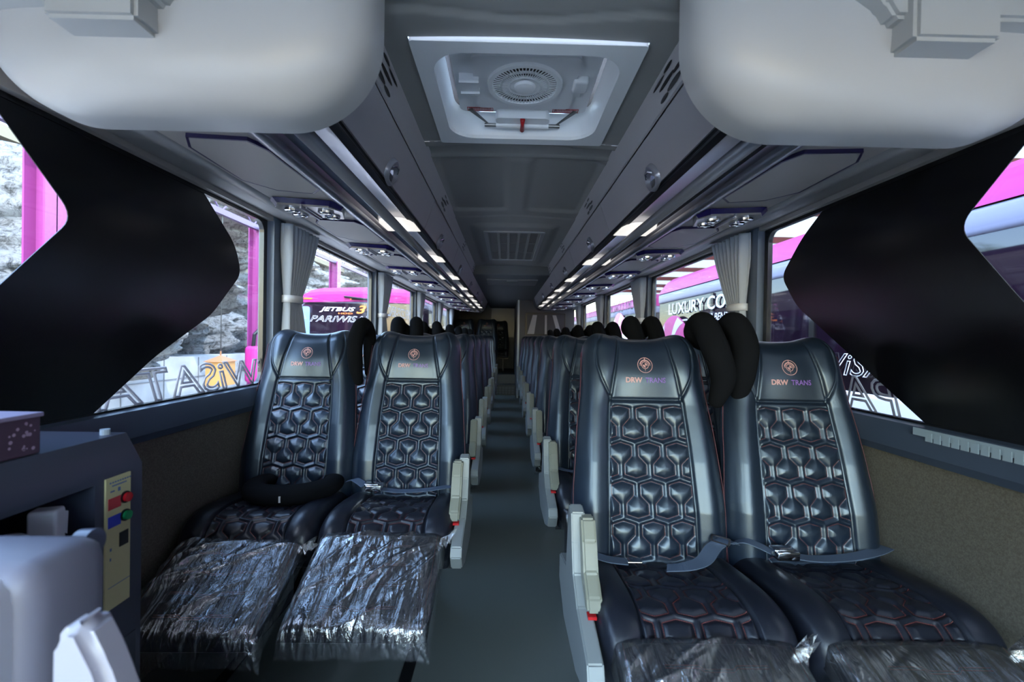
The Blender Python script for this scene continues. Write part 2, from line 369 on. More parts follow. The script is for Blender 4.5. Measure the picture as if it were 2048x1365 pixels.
for sgn, side in ((-1, 'left'), (1, 'right')):
    ye = RACK_END[sgn]
    RACKS[sgn] = R = thing('luggage_rack', 'long grey overhead luggage rack with doors along the %s side of the aisle' % side, 'luggage rack', (0, 0, 0))
    m = MB()
    fas = [(.398, 2.0), (.404, 1.985), (.412, 1.96), (.424, 1.92), (.434, 1.885), (.44, 1.881)]
    sheet_profile(m, fas, RACK_Y0, ye, .02, sgn)
    obj('upper_fascia', m, FASCIA, R, auto=40)
    m = MB()                                                              # cut-outs of the fascia speaker grille
    for gy in (1.36, 2.66, 3.90, 5.1, 6.3):
        for (a, z, l, h) in ((-.035, 1.905, .05, .010), (.012, 1.93, .055, .008), (-.075, 1.925, .03, .007), (-.02, 1.955, .03, .007), (.05, 1.90, .03, .009), (.065, 1.95, .045, .006)):
            x = np.interp(z, [1.885, 1.92, 1.96], [.434, .424, .412])
            l *= 2.3; h *= .85
            pts = [(gy+a+l/2*math.cos(u)+h*.5*math.sin(u), z+h*math.sin(u)) for u in np.linspace(0, 2*PI, 12, endpoint=False)]
            m.add([((x - .0015 - (zz-z)*.27)*sgn, yy, zz) for yy, zz in pts], [tuple(range(12))])
    o = obj('grille_slots', m, BLACK, R); o['label'] = 'black slots in the upper fascia'
    m = MB(); m.prism(off(sgn, [(.447, 1.883), (.47, 1.883), (.47, 1.862), (.447, 1.862)]), RACK_Y0, ye); m.prism(off(sgn, [(.500, 1.735), (.53, 1.735), (.53, 1.70), (.502, 1.70)]), RACK_Y0, ye)
    obj('shadow_gap', m, BLACK, R)
    # doors
    edges = [1.09, 2.42, 3.63, 4.84, 6.05, 7.26, 8.47]
    edges = [e for e in edges if e < ye-.2]+[ye]
    for i in range(len(edges)-1):
        m = MB(); sheet_profile(m, door_prof, edges[i]+.003, edges[i+1]-.003, .018, sgn)
        d = obj('door', m, DOORM, R, auto=40)
        hy = (1.21+DP*i)+.455
        if hy < edges[i+1]:
            # shield-shaped recessed latch with a shiny lever
            sh = [(0, -.035), (.028, -.018), (.044, .008), (.046, .030), (-.046, .030), (-.044, .008), (-.028, -.018)]
            hm = MB()
            def W3(u, v, d_):     # u along y, v down the door, d_ outward
                z = 1.742 - v; x = np.interp(z, [1.716, 1.735, 1.77, 1.81, 1.845, 1.868], [.492, .484, .472, .458, .446, .437])
                return ((x-d_)*sgn, hy+u, z-d_*.35)
            ring = []
            for a in np.linspace(0, 2*PI, 28, endpoint=False):
                u = .062*math.cos(a); v = .045*math.sin(a); v = v*(1.0 if v > 0 else 1.15); u *= (1-.25*max(0, -math.sin(a)))
                ring.append((u, v))
            vs = []; n = len(ring)
            for k, d_ in ((1.0, .001), (.88, .014), (.78, .016), (.66, .003)): vs += [W3(u*k, v*k, d_) for u, v in ring]
            hm.add(vs, [(j*n+i2, j*n+(i2+1) % n, (j+1)*n+(i2+1) % n, (j+1)*n+i2) for j in range(3) for i2 in range(n)]+[tuple(3*n+i2 for i2 in range(n))])
            h = obj('latch', hm.mesh(True), LIP, d)
            lv = MB(); vs = [W3(-.032, .002, .004), W3(.034, .002, .004), W3(.02, .026, .011), W3(-.018, .026, .011), W3(0, -.012, .008)]
            lv.add(vs, [(0, 1, 2, 3), (0, 4, 1), (3, 2, 1, 4, 0)][:2]+[(0, 3, 2, 1)]); 
            lv.tube([W3(-.036, -.012, .012), W3(-.015, -.024, .019), W3(.015, -.024, .019), W3(.036, -.012, .012)], .004, 8)
            obj('latch_lever', lv, CHROME, d)
    # brushed recess, rails, silver lip, underside
    m = MB(); sheet_profile(m, [(.508, 1.70), (.52, 1.712), (.56, 1.716), (.64, 1.715), (.678, 1.704), (.688, 1.68)], RACK_Y0, ye, .01, sgn)
    obj('lamp_channel', m, STEEL, R, auto=50)
    m = MB(); m.tube([(.571*sgn, RACK_Y0, 1.661), (.571*sgn, ye, 1.661)], .021, 18)
    obj('handrail', m.mesh(True), TUBE, R)
    m = MB(); sheet_profile(m, [(.684, 1.684), (.686, 1.672), (.692, 1.661), (.703, 1.658), (.722, 1.664), (.735, 1.672)], RACK_Y0, ye, .01, sgn); obj('silver_lip', m, LIP, R, auto=50)
    m = MB(); sheet_profile(m, [(.735, 1.673), (.80, 1.676), (.95, 1.682), (1.00, 1.690), (1.006, 1.697)], RACK_Y0, ye, .01, sgn)
    obj('underside', m, UNDER, R, auto=30)
    m = MB(); sheet_profile(m, [(1.006, 1.697), (1.012, 1.703), (1.018, 1.698), (1.03, 1.691), (1.06, 1.693), (1.09, 1.706), (1.11, 1.712), (1.21, 1.722), (1.22, 1.728)], RACK_Y0, RACK_END[sgn], .01, sgn)
    obj('window_cove', m, mat('cove plastic', (.36,.35,.35), .38), R, auto=40)
    # end cap
    capp = [(.40, 2.0), (.437, 1.868), (.47, 1.77), (.51, 1.69), (.57, 1.66), (.70, 1.655), (1.0, 1.69), (1.2, 1.72), (1.2, 2.05), (.41, 2.05)]
    m = MB(); m.prism(off(sgn, capp), ye, ye+.03); obj('end_cap', m, FASCIA, R)
    if sgn > 0:
        m = MB(); m.prism(off(sgn, capp), ye+.03, 8.62); struct('trim_24', m, mat('partition laminate dark', (.07,.07,.08), .5))
    # lamps in the channel
    for i, ly in enumerate(lamp_y):
        if ly > ye-.3: continue
        where = ['nearest', 'second', 'third', 'fourth', 'fifth', 'sixth', 'seventh', 'eighth'][i]
        L = tag(obj('cabin_lamp', (lambda mb: mb)(MB()), LAMP), 'small white lit lamp under the %s rack, %s to the camera' % (side, where) if i == 0 else 'small white lit lamp under the %s rack, %s from the camera' % (side, where), 'lamp', 'lamps under the luggage racks')
        mb = MB(); pts = [(.508, .26), (.508, .09), (.52, .04), (.55, .010), (.592, .0), (.635, .010), (.665, .04), (.678, .09), (.678, .26)]
        mb.prism([(x*sgn, y) for x, y in pts], 1.697, 1.704, 'z')
        L.data = mb.mesh(); L.data.materials.append(LAMP); L.location = (0, ly-.10, 0)

# ceiling fixtures ---------------------------------------------------
# roof hatch
H = thing('roof_hatch', 'white square roof hatch with round fan grille in the ceiling', 'roof hatch', (0.0, 1.595, 1.965))
o_ = rrect(-.335, -.33, .335, .33, .012, 8); i_ = rrect(-.285, -.28, .285, .28, .10, 8)
obj('rim', frame_ring(o_, i_, 0.0, .016, 'z'), WHITE, H)
ib = rrect(-.265, -.262, .265, .262, .10, 8)
n = len(i_); m = MB(); m.add([(x, y, .014) for x, y in i_]+[(x, y, .10) for x, y in ib], [(k, (k+1) % n, n+(k+1) % n, n+k) for k in range(n)])
obj('well', m.mesh(True), WHITE, H)
m = MB(); m.box((-.29, -.29, .128), (.29, .29, .135)); obj('black_seal', m, BLACK, H)
# inner lid with panel, pads
m = MB(); m.prism(rrect(-.243, -.25, .243, .20, .03), .070, .12, 'z'); m.prism(rrect(-.175, -.175, .175, .145, .02), .058, .072, 'z')
for sx in (-1, 1): m.box((.165*sx, -.06, .045), (.215*sx, .01, .075), bev=.008); m.box((.17*sx, .005, .06), (.205*sx, .06, .075), bev=.004)
m.box((-.055, -.245, .052), (.055, -.20, .075), bev=.005)
obj('lid', m, WHITE2, H, auto=40)
FAN = (0.0, -.02)
m = MB()
for rr, w, h in ((.122, .014, .012), (.082, .005, .010), (.055, .004, .012)):
    prof = [(rr-w, .060), (rr-w*.7, .060-h), (rr+w*.4, .060-h), (rr+w*.6, .062)]
    N = 48; vs = []
    for a in np.linspace(0, 2*PI, N, endpoint=False): vs += [(FAN[0]+r_*math.cos(a), FAN[1]+r_*math.sin(a), z_) for r_, z_ in prof]
    m.add(vs, [(k*4+j, ((k+1) % N)*4+j, ((k+1) % N)*4+j+1, k*4+j+1) for k in range(N) for j in range(3)])
for k in range(56):
    a = 2*PI*k/56; c, s_ = math.cos(a), math.sin(a)
    R2 = Matrix.Rotation(a, 3, 'Z')
    m.box((.035, -.0019, .050), (.128, .0019, .057), rot=R2, piv=(0, 0, 0)) if False else m.add([tuple(R2 @ Vector(p) + Vector((FAN[0], FAN[1], 0))) for p in ((.034, -.0010, .050), (.112, -.0017, .050), (.112, .0017, .050), (.034, .0010, .050), (.034, -.0010, .053), (.112, -.0017, .053), (.112, .0017, .053), (.034, .0010, .053))], [(0, 1, 2, 3), (4, 7, 6, 5), (0, 4, 5, 1), (2, 6, 7, 3)])
vs = []; N = 32
for r_, z_ in ((.038, .052), (.034, .042), (.022, .038), (.012, .037)): vs += [(FAN[0]+r_*math.cos(a), FAN[1]+r_*math.sin(a), z_) for a in np.linspace(0, 2*PI, N, endpoint=False)]
m.add(vs, [(j*N+k, j*N+(k+1) % N, (j+1)*N+(k+1) % N, (j+1)*N+k) for j in range(3) for k in range(N)]+[tuple(3*N+k for k in range(N))])
obj('fan_grille', m.mesh(True), WHITE, H, auto=30)
m = MB(); m.prism([(FAN[0]+.114*math.cos(a), FAN[1]+.114*math.sin(a)) for a in np.linspace(0, 2*PI, 40, endpoint=False)], .0565, .0575, 'z'); obj('fan_opening', m, BLACK, H)
m = MB(); m.prism(rrect(-.105, .175, .105, .225, .02), .035, .075, 'z'); m.tube([(-.105, .235, .035), (.105, .235, .035)], .012, 12)
obj('handle_bar', m, WHITE, H, auto=40)
m = MB(); m.tube([(-.15, .235, .035), (-.105, .235, .035)], .007, 10); m.tube([(.105, .235, .035), (.15, .235, .035)], .007, 10)
for sx in (-1, 1): m.add([(.13*sx, .243, .036), (.14*sx, .228, .036), (.21*sx, .178, .062), (.195*sx, .172, .062), (.13*sx, .243, .042), (.14*sx, .228, .042), (.21*sx, .178, .068), (.195*sx, .172, .068)], [(0, 1, 2, 3), (4, 7, 6, 5), (0, 4, 5, 1), (2, 6, 7, 3), (1, 5, 6, 2), (0, 3, 7, 4)])
obj('hinge_arm', m, mat('dull steel', (.35,.35,.34), .35, metal=.8), H, auto=40)
m = MB(); m.tube([(0, .175, .03), (0, .20, .024), (0, .24, .018)], [.010, .007, .009], 10); obj('latch_lever', m.mesh(True), RED, H)
m = MB()
for sx in (-1, 1):
    x0, x1 = sorted((.115*sx, .215*sx)); m.add(*[(lambda mb: (mb.v, mb.f))(frame_ring(rrect(x0, .165, x1, .192, .001, 1), rrect(x0+.002, .167, x1-.002, .190, .001, 1), .068, .0695, 'z'))][0])
    for j in range(2):
        for k in range(14): m.box((x0+.008+.0062*k, .171+.009*j, .0682), (x0+.008+.0062*k+.004, .1745+.009*j, .0695))
obj('warning_label', m, REDINK, H)
# grille in the ceiling further back
G = thing('ceiling_air_vent', 'rectangular slatted return air vent in the ceiling behind the hatch', 'air vent', (0, 4.07, 1.945))
obj('vent_frame', frame_ring(rrect(-.235, -.63, .235, .63, .01, 2), rrect(-.205, -.60, .205, .60, .004, 2), -.002, .02, 'z'), mat('vent frame', (.36,.36,.37), .45), G)
m = MB(); m.box((-.21, -.61, .012), (.21, .61, .016)); obj('vent_backing', m, mat('vent dark', (.05,.05,.05), .6), G)
for k in range(5):
    m = MB()
    for j in range(3):
        m.box((-.195+.08*k, -.59+.40*j, .004), (-.195+.08*k+.06, -.59+.40*j+.385, .010), bev=.003)
    obj('slat', m, mat('vent slat', (.17,.165,.16), .5), G)

# ------------------------------------------------------------------ front pods (ends of the racks)
def pod(sgn, side):
    t = thing('overhead_pod', 'large pale rounded overhead pod with a monitor bracket on the %s' % side, 'overhead pod', (.775*sgn, 1.0, 1.622))
    hw, hh, r = .425, .217, .215
    nseg = 22; pts = []
    out = [(hw-2*hw*i/14, 2*hh) for i in range(14)]+[(-hw, 2*hh-(2*hh-r)*i/6) for i in range(6)]
    out += [(-hw+r-r*math.cos(u), r-r*math.sin(u)) for u in np.linspace(0, PI/2, 22)]
    out += [(hw-r+r*math.sin(u), r-r*math.cos(u)) for u in np.linspace(0, PI/2, 22)]+[(hw, r+(2*hh-r)*i/6) for i in range(1, 6)]
    n = len(out); cz = hh
    rings = []
    yb = .28; D = .34
    for q in np.linspace(0, 1, 22):
        k = 1-q*.0; 
        y = yb - (yb+.0)*q if False else None
    vs = []; fs = []
    levels = [(1.0, .085, 0), (1.0, .05, 0)] + [(math.cos(a)**.45, .05-.13*math.sin(a)**.8, a) for a in np.linspace(.12, PI/2*.985, 26)]
    for k, y, _ in levels:
        for (x, z) in out: vs.append((x*k, y, (.28+(z-.28)*k if z < .28 else min(z, .43))))
    L = len(levels)
    fs = [(j*n+i, j*n+(i+1) % n, (j+1)*n+(i+1) % n, (j+1)*n+i) for j in range(L-1) for i in range(n)]
    fs.append(tuple((L-1)*n+i for i in range(n)))
    mb = MB(); mb.add(vs, fs); obj('shell', mb.mesh(True), PODM, t)
    # bracket cover
    mb = MB()
    x0, x1 = (-.155, .02) if sgn < 0 else (-.05, .12)
    mb.prism([(x0, .115), (x1, .115), (x1, .34), (x0, .34)], -.135, .0)
    mb.prism([(x0-.26, .17), (x1+.02, .17), (x1+.04, .20), (x1+.10, .24), (x1+.10, .36), (x0-.26, .36)] if sgn < 0 else [(x1+.26, .17), (x0-.02, .17), (x0-.04, .20), (x0-.10, .24), (x0-.10, .36), (x1+.26, .36)], -.115, .01)
    me = mb.mesh(); bm = bmesh.new(); bm.from_mesh(me); bmesh.ops.bevel(bm, geom=bm.edges[:], offset=.008, segments=2, affect='EDGES'); bm.to_mesh(me); bm.free()
    obj('monitor_bracket', me, PODB, t, auto=40)
    return t
pod(-1, 'left'); pod(1, 'right')

# ------------------------------------------------------------------ overhead consoles and panels
def make_console():
    t = thing('overhead_console', '', 'air vent console', (0, 0, 0), group='air vent consoles under the racks')
    m = MB(); hexo = [(-.135, -.03), (-.10, -.085), (.10, -.085), (.135, -.03), (.10, .09), (-.10, .09)]
    m.prism([(x, y+.0) for x, y in hexo], -.024, .004, 'z'); obj('housing', m, mat('console silver', (.38,.36,.36), .28, metal=.6), t)
    m = MB(); a = [(-.150, -.045), (-.112, -.105), (.112, -.105), (.150, -.045)]; b = [(-.128, -.035), (-.10, -.078), (.10, -.078), (.128, -.035)]
    m.add([(x, y, .0) for x, y in a]+[(x, y, -.022) for x, y in b]+[(x, y, .0) for x, y in b], [(0, 1, 5, 4), (1, 2, 6, 5), (2, 3, 7, 6), (4, 5, 9, 8), (5, 6, 10, 9), (6, 7, 11, 10), (0, 4, 8), (3, 11, 7)]); obj('navy_bezel', m, NAVY, t)
    for x in (-.068, .068):
        for y in (-.028, .045):
            m = MB(); vs = []; N = 20
            for r_, z_ in ((.032, -.024), (.031, -.033), (.024, -.036), (.020, -.028), (.004, -.027)): vs += [(x+r_*math.cos(u), y+r_*.85*math.sin(u), z_) for u in np.linspace(0, 2*PI, N, endpoint=False)]
            m.add(vs, [(j*N+k, j*N+(k+1) % N, (j+1)*N+(k+1) % N, (j+1)*N+k) for j in range(4) for k in range(N)]+[tuple(4*N+k for k in range(N))]); m.box((x-.022, y-.003, -.037), (x+.022, y+.003, -.028), bev=.001)
            obj('air_nozzle', m.mesh(True), CHROME, t, auto=40)
    m = MB(); m.box((-.010, -.095, -.036), (.000, .085, -.019), bev=.003); m.box((.004, -.07, -.030), (.010, .085, -.019), bev=.002); obj('centre_strip', m, LIP, t, auto=40)
    m = MB(); m.add([(.108, -.098, -.006), (.136, -.058, -.006), (.122, -.047, -.0305), (.103, -.073, -.0305)], [(0, 1, 2, 3)]); return t
con0 = make_console()
def make_panel():
    poly = [(-.095, -.22), (.06, -.22), (.10, -.15), (.11, .12), (.04, .21), (-.08, .225), (-.125, .17), (-.12, -.16)]
    m = MB(); m.prism(poly, -.006, .004, 'z'); o = obj('access_panel', m, UNDER)
    big = [(x*1.055, y*1.03) for x, y in poly]; obj('navy_outline', frame_ring(big, poly, -.0065, .004, 'z'), mat('dark navy seam', (.018,.012,.07), .4), o); return o
pan0 = make_panel()
ORD = ['first', 'second', 'third', 'fourth', 'fifth', 'sixth', 'seventh', 'eighth', 'ninth', 'tenth']
first = [True, True]
for sgn, side in ((-1, 'left'), (1, 'right')):
    for i in range(10):
        y = 1.885+.86*i
        if y > RACK_END[sgn]-.15: continue
        c = con0 if first[0] else copy_tree(con0); first[0] = False
        c.location = (.855*sgn, y, 1.675); 
        if sgn < 0: c.rotation_euler = (0, math.radians(3), 0)
        else: c.rotation_euler = (0, math.radians(-3), 0)
        c['label'] = 'navy and silver console with air nozzles under the %s rack, %s from the camera' % (side, ORD[i])
        p = pan0 if first[1] else copy_tree(pan0); first[1] = False
        p.location = (.85*sgn, y-.43, 1.674); p.scale = (sgn, 1, 1); p.rotation_euler = (0, math.radians(-2.5*sgn), 0)
        p.parent = RACKS[sgn]

# ------------------------------------------------------------------ curtains
def curtain(sgn, y0, label, wtop=.34, seed=0):
    rnd = np.random.RandomState(seed); nu, nv = 110, 60
    U, V = np.meshgrid(np.linspace(0, 1, nu), np.linspace(0, 1, nv))
    Z = 1.705-.80*V
    zt = 1.325
    d = np.abs(Z-zt)
    w = np.where(Z > zt, .135+(wtop-.135)*np.clip((Z-zt)/.38, 0, 1)**.8, .135+.10*np.clip((zt-Z)/.3, 0, 1)**.7)
    shift = np.where(Z > zt, 0.0+.02*(1-np.clip((Z-zt)/.3, 0, 1)), .02-.02*np.clip((zt-Z)/.3, 0, 1))
    ph = np.cumsum(rnd.uniform(.6, 1.4, nu)); ph = ph/ph[-1]*2*PI*8
    amp = .024*(.55+.45*np.clip(d/.25, 0, 1))
    X = 1.165+amp*np.sin(ph)[None, :]*(1+.2*np.sin(5*V+2*U)); Y = y0+shift+U*w+.006*np.cos(ph*1.0)[None, :]
    P = np.stack([X*sgn, Y, Z], 2); v, f = grid_mesh(P, nu, nv); me = mesh_from(v, f, True)
    o = tag(obj('curtain', me, CURT), label, 'curtain', 'pleated grey window curtains')
    sm = o.modifiers.new('t', 'SOLIDIFY'); sm.thickness = .002
    m = MB(); cx = 1.165*sgn; a, b = y0+.008, y0+.168
    loop = [(cx+.042*math.cos(u), (a+b)/2+(b-a)/2*math.sin(u)) for u in np.linspace(0, 2*PI, 28, endpoint=False)]
    loopi = [(cx+.038*math.cos(u), (a+b)/2+((b-a)/2-.004)*math.sin(u)) for u in np.linspace(0, 2*PI, 28, endpoint=False)]
    b_ = obj('tie_band', frame_ring(loop, loopi, 1.308, 1.345, 'z').mesh(True), TIE, o); b_['label'] = 'white band tied round the curtain'
for sgn, side in ((-1, 'left'), (1, 'right')):
    for i, y in enumerate((2.30, 4.03, 5.78, 7.53)):
        curtain(sgn, y, 'pleated grey curtain tied with a white band, %s from the camera on the %s windows' % (ORD[i], side), .35, 5+i+(10 if sgn > 0 else 0))
curtain(-1, 9.2, 'pleated grey curtain tied with a white band, farthest back on the left windows', .3, 31)

# ------------------------------------------------------------------ window film and lettering on the first windows
def film(sgn, poly, label):
    m = MB(); m.prism(poly, 1.2245*sgn, 1.227*sgn, 'x'); o = obj('window_film', m, FILM); tag(o, label, 'window film'); return o
def chaikin(p, keep):
    out = []
    n = len(p)
    for i in range(n):
        if i in keep: out.append(p[i]); continue
        a, b, c = Vector(p[i-1]), Vector(p[i]), Vector(p[(i+1) % n])
        r = .05
        s1 = b+(a-b).normalized()*min(r, (a-b).length*.45); s2 = b+(c-b).normalized()*min(r, (c-b).length*.45)
        for t in np.linspace(0, 1, 7): out.append(tuple(((1-t)**2)*s1+2*t*(1-t)*b+t*t*s2))
    return out
fl = [(1.020, 1.695), (1.765, 1.695), (1.98, 1.53), (2.03, 1.41), (1.83, 1.22), (1.54, 1.065), (1.29, .895), (.70, .895), (1.049, 1.226), (1.25, 1.455)]
film(-1, chaikin(fl, (0, 1, 6, 7)), 'broad black chevron film on the first window on the left')
frp = [(1.07, 1.695), (1.82, 1.695), (1.96, 1.60), (2.10, 1.455), (1.985, 1.31), (1.335, .895), (.74, .895), (1.10, 1.25), (1.275, 1.485)]
film(1, chaikin(frp, (0, 1, 5, 6)), 'broad black chevron film on the first window on the right')
def decal(name, c):
    m = bpy.data.materials.new(name); m.use_nodes = True; n = m.node_tree; b = n.nodes['Principled BSDF']; b.inputs['Base Color'].default_value = (*c, 1); b.inputs['Roughness'].default_value = .6
    tl = n.nodes.new('ShaderNodeBsdfTranslucent'); tl.inputs[0].default_value = (*c, 1); mx = n.nodes.new('ShaderNodeMixShader'); mx.inputs[0].default_value = .5
    n.links.new(b.outputs[0], mx.inputs[1]); n.links.new(tl.outputs[0], mx.inputs[2]); n.links.new(mx.outputs[0], n.nodes['Material Output'].inputs[0]); return m
GREYDECAL = decal('grey outline decal', (.45,.44,.47))
def window_text(sgn, txt, y, z, width, height, label, m_, mirror=True, outline=.006, shear=.25, x=1.2415):
    # read from outside: on the right side text runs to +y, on the left side to -y
    me = text_mesh(txt, 1.0, shear=shear, outline=outline/height*1.0 if outline else 0, extrude=0)
    ys = [v.co.y for v in me.vertices]; xs = [v.co.x for v in me.vertices]
    ky = height/(max(ys)-min(ys)); kx = width/(max(xs)-min(xs)); cy = (max(ys)+min(ys))/2; cx = (max(xs)+min(xs))/2
    dr = sgn if mirror else -sgn
    map_mesh(me, lambda c: (x*sgn+c.z*ky, y+dr*(c.x-cx)*kx, z+(c.y-cy)*ky))
    return tag(obj('window_lettering', me, m_), label, 'lettering')
window_text(-1, 'PARiWiSATA', 2.02, .968, 1.36, .122, 'large grey outlined letters, mirrored, low on the first left window', GREYDECAL, outline=.0035)
window_text(1, 'PARiWiSATA', 2.06, .968, 1.20, .130, 'large grey outlined letters, mirrored, low on the first right window', GREYDECAL, outline=.0035)
DECALW = decal('white decal', (.7,.7,.74))
window_text(-1, 'MERCEDES-BENZ OH', 5.0, 1.40, 1.3, .11, 'mirrored white letters on the third left window', DECALW, outline=0, shear=0)
window_text(1, 'LUXURY COACH', 4.95, 1.52, 1.35, .13, 'mirrored pale letters near the top of the third right window', DECALW, outline=0, shear=0)

# small ribbed sticker strip on right sill
m = MB(); 
for k in range(24): m.box((1.186, .70+.026*k, .866), (1.1895, .72+.026*k, .892))
m.box((1.187, .68, .878), (1.1905, 1.36, .900)); tag(obj('sill_strip', m, mat('pale blue strip', (.30,.38,.45), .4)), 'pale ribbed plastic strip lying along the sill under the first right window', 'strip')

# ------------------------------------------------------------------ seats
def meander(P, W_, h, r, rows, pitch, x0, x1, z_top):
    """returns list of polylines (x, z) of the quilting stitch, rows of upper+lower hexes"""
    out = []
    for k in range(rows):
        zc = z_top-pitch*(k+.5); pts = []
        i0 = int(math.floor(x0/P))-1; i1 = int(math.ceil(x1/P))+1
        for i in range(i0, i1+1):
            xl = (i-.5)*P; xu = i*P; t = h+r; s = t-.42*r
            pts += [(xl, zc-t), (xl+W_, zc-s), (xl+W_, zc-.0125), (xu-W_, zc+.0125), (xu-W_, zc+s), (xu, zc+t), (xu+W_, zc+s), (xu+W_, zc+.0125), (xu+P/2-W_, zc-.0125), (xu+P/2-W_, zc-s)]
        out.append(pts)
    return out
def dist_poly(X, Z, polys):
    D = np.full(X.shape, 1e9)
    for pts in polys:
        for (ax, az), (bx, bz) in zip(pts[:-1], pts[1:]):
            dx, dz = bx-ax, bz-az; L = dx*dx+dz*dz
            if L < 1e-12: continue
            t = np.clip(((X-ax)*dx+(Z-az)*dz)/L, 0, 1); D = np.minimum(D, np.hypot(X-ax-t*dx, Z-az-t*dz))
    return D
SEAM_Z = .945
def chalf(z):  # half width of centre panel
    return np.interp(z, [.44, .60, .80, .93, 1.02, 1.10, 1.18], [.142, .139, .133, .124, .108, .092, .082])
def bhalf(z):
    return np.interp(z, [.36, .45, .55, .65, .75, .85, .95, 1.02, 1.10, 1.2], [.243, .252, .255, .253, .244, .236, .223, .217, .214, .212])
def bcurve(z):  # y of the mid plane
    return .425+np.interp(z, [.36, .45, .60, .75, .90, 1.05, 1.18], [-.005, .0, .020, .055, .10, .145, .185])
B_POLYS = meander(.094, .036, .030, .0245, 4, .1185, -.15, .15, .93)
def back_front(X, T):
    """X in [-1,1] nondimensional, T in [0,1]; returns arrays of positions on the front skin"""
    pass
def shoulder(ax):    # extra height of the shoulders over the middle dip; ax = |x|
    return .022*np.exp(-((ax-.150)/.065)**2)
def front_y(x, z, detail=True):
    ax = np.abs(x); w = bhalf(z); c = chalf(z)
    e = (1-np.clip(ax/w, 0, 1)**3.2)
    e = np.clip(e, 0, 1)**.42
    bol = np.exp(-((ax-(c+w)/2-.008)/((w-c)*.5))**2)
    body = .052+.040*bol*np.interp(z, [.4, .6, .9, 1.05, 1.18], [.9, 1.0, .9, .75, .6])
    body = body+.018*np.interp(z, [.44, .55, .7, .95], [1., .8, .25, 0])*np.exp(-(ax/.2)**2)
    head = .022*np.exp(-((z-1.04)/.09)**2)*np.exp(-(ax/.16)**2)
    d = np.zeros_like(x)
    if detail:
        # panel seams
        g1 = np.exp(-((ax-c)/.0045)**2); d -= .010*g1*(z > .40)
        inside = ax < c
        g2 = np.exp(-((z-SEAM_Z)/.004)**2)*inside; d -= .009*g2
        # shoulder seam: arc from the top edge to the seam corner
        zs = np.array([.955, .985, 1.02, 1.06, 1.10, 1.135, 1.16, 1.175]); xs = np.array([.122, .137, .153, .164, .166, .160, .148, .135])
        D = dist_poly(ax, z, [list(zip(xs, zs))]); d -= .008*np.exp(-(D/.0042)**2)
        d += .006*np.clip((xs.mean()-0)*0+1, 0, 1)*np.exp(-((ax-.130)/.03)**2)*np.exp(-((z-1.08)/.07)**2)
        hexm = sstep((c-.004-ax)/.006)*sstep((SEAM_Z-.004-z)/.006)*(z > .40)
        Dh = dist_poly(x, z, B_POLYS)
        puff = .008*(1-np.exp(-(Dh/.015)**1.6))+.0055*(1-np.exp(-(Dh/.0045)**1.5))-.0125+.003
        zz = sstep((.93-z)/.01)*sstep((z-.455)/.01)
        d += hexm*puff*zz + hexm*.004
    return bcurve(z)-(body+head+d)*e
def back_mesh(nx=190, nz=250):
    s = np.linspace(-1, 1, nx); t = np.concatenate([np.linspace(0, .88, nz-40, endpoint=False), .88+.12*np.sin(np.linspace(0, PI/2, 40))])
    Sx, T = np.meshgrid(s, t)
    Sx2 = np.sign(Sx)*(1-(1-np.abs(Sx))**1.25)
    z0 = .37
    # pass 1: approximate z to get width
    Z = z0+T*(1.165-z0); w = bhalf(Z)
    ex = np.clip((T-.90)/.10, 0, 1); w2 = w*np.sqrt(np.clip(1-.10*ex**3, 0, 1))
    X = Sx2*w2
    ztop = 1.150+shoulder(np.abs(X))-.055*np.clip((np.abs(X)/.21), 0, 1)**9
    Z = z0+T*(ztop-z0)
    te = np.sqrt(np.clip(1-np.clip((Z-(ztop-.05))/.05, 0, 1)**2.2, 0, 1))
    te = np.maximum(te, 0)
    F = front_y(X/np.maximum(w2, 1e-6)*bhalf(Z)*1.0, Z); mid = bcurve(Z)
    Yf = mid-(mid-F)*te
    top = np.stack([X, Yf, Z], 2)
    v1, f1 = grid_mesh(top, nx, nz)
    # rear shell, coarser
    e = np.clip(1-np.clip(np.abs(X)/w2, 0, 1)**4, 0, 1)**.5
    Yb = mid+.055*e*te
    sub = (slice(None, None, 5), slice(None, None, 5))
    iz = sorted(set(list(range(0, nz-40, 8))+list(range(nz-40, nz, 3))+[nz-1])); ix = sorted(set(list(range(0, nx, 5))+[nx-1]))
    B = np.stack([X, Yb, Z], 2)[np.ix_(iz, ix)]
    v2, f2 = grid_mesh(B, len(ix), len(iz))
    v = np.concatenate([v1, v2]); f = np.concatenate([f1, f2[:, ::-1]+len(v1)])
    me = bpy.data.meshes.new('backrest'); me.from_pydata(v.tolist(), [], f.tolist()); me.polygons.foreach_set('use_smooth', [True]*len(me.polygons)); me.update(); return me
BACK = back_mesh(); BACK.materials.append(LEATHER)
def clip_polys(polys, okf, step=.0055, gap=.002):
    """dashes along polylines"""
    out = []
    for pts in polys:
        P = np.array(pts); seg = np.hypot(*(P[1:]-P[:-1]).T); cum = np.concatenate([[0], np.cumsum(seg)])
        s = 0
        while s+step-gap < cum[-1]:
            a = [np.interp(s, cum, P[:, i]) for i in (0, 1)]; b = [np.interp(s+step-gap, cum, P[:, i]) for i in (0, 1)]
            if okf(*a) and okf(*b): out.append((a, b))
            s += step
    return out
def dash_mesh(dashes, surf, r=.0008):
    vs = []; fs = []
    for a, b in dashes:
        A = surf(*a); B = surf(*b); d = (B-A).normalized(); n = Vector((0, -1, 0)) if surf is surf_back else Vector((0, -.3, 1)).normalized(); sd = d.cross(n).normalized()*r; up = n*r*1.6
        o = len(vs); vs += [A-sd, A+up*.7, A+sd, B-sd, B+up*.7, B+sd]; fs += [(o, o+1, o+4, o+3), (o+1, o+2, o+5, o+4)]
    return mesh_from(vs, fs)
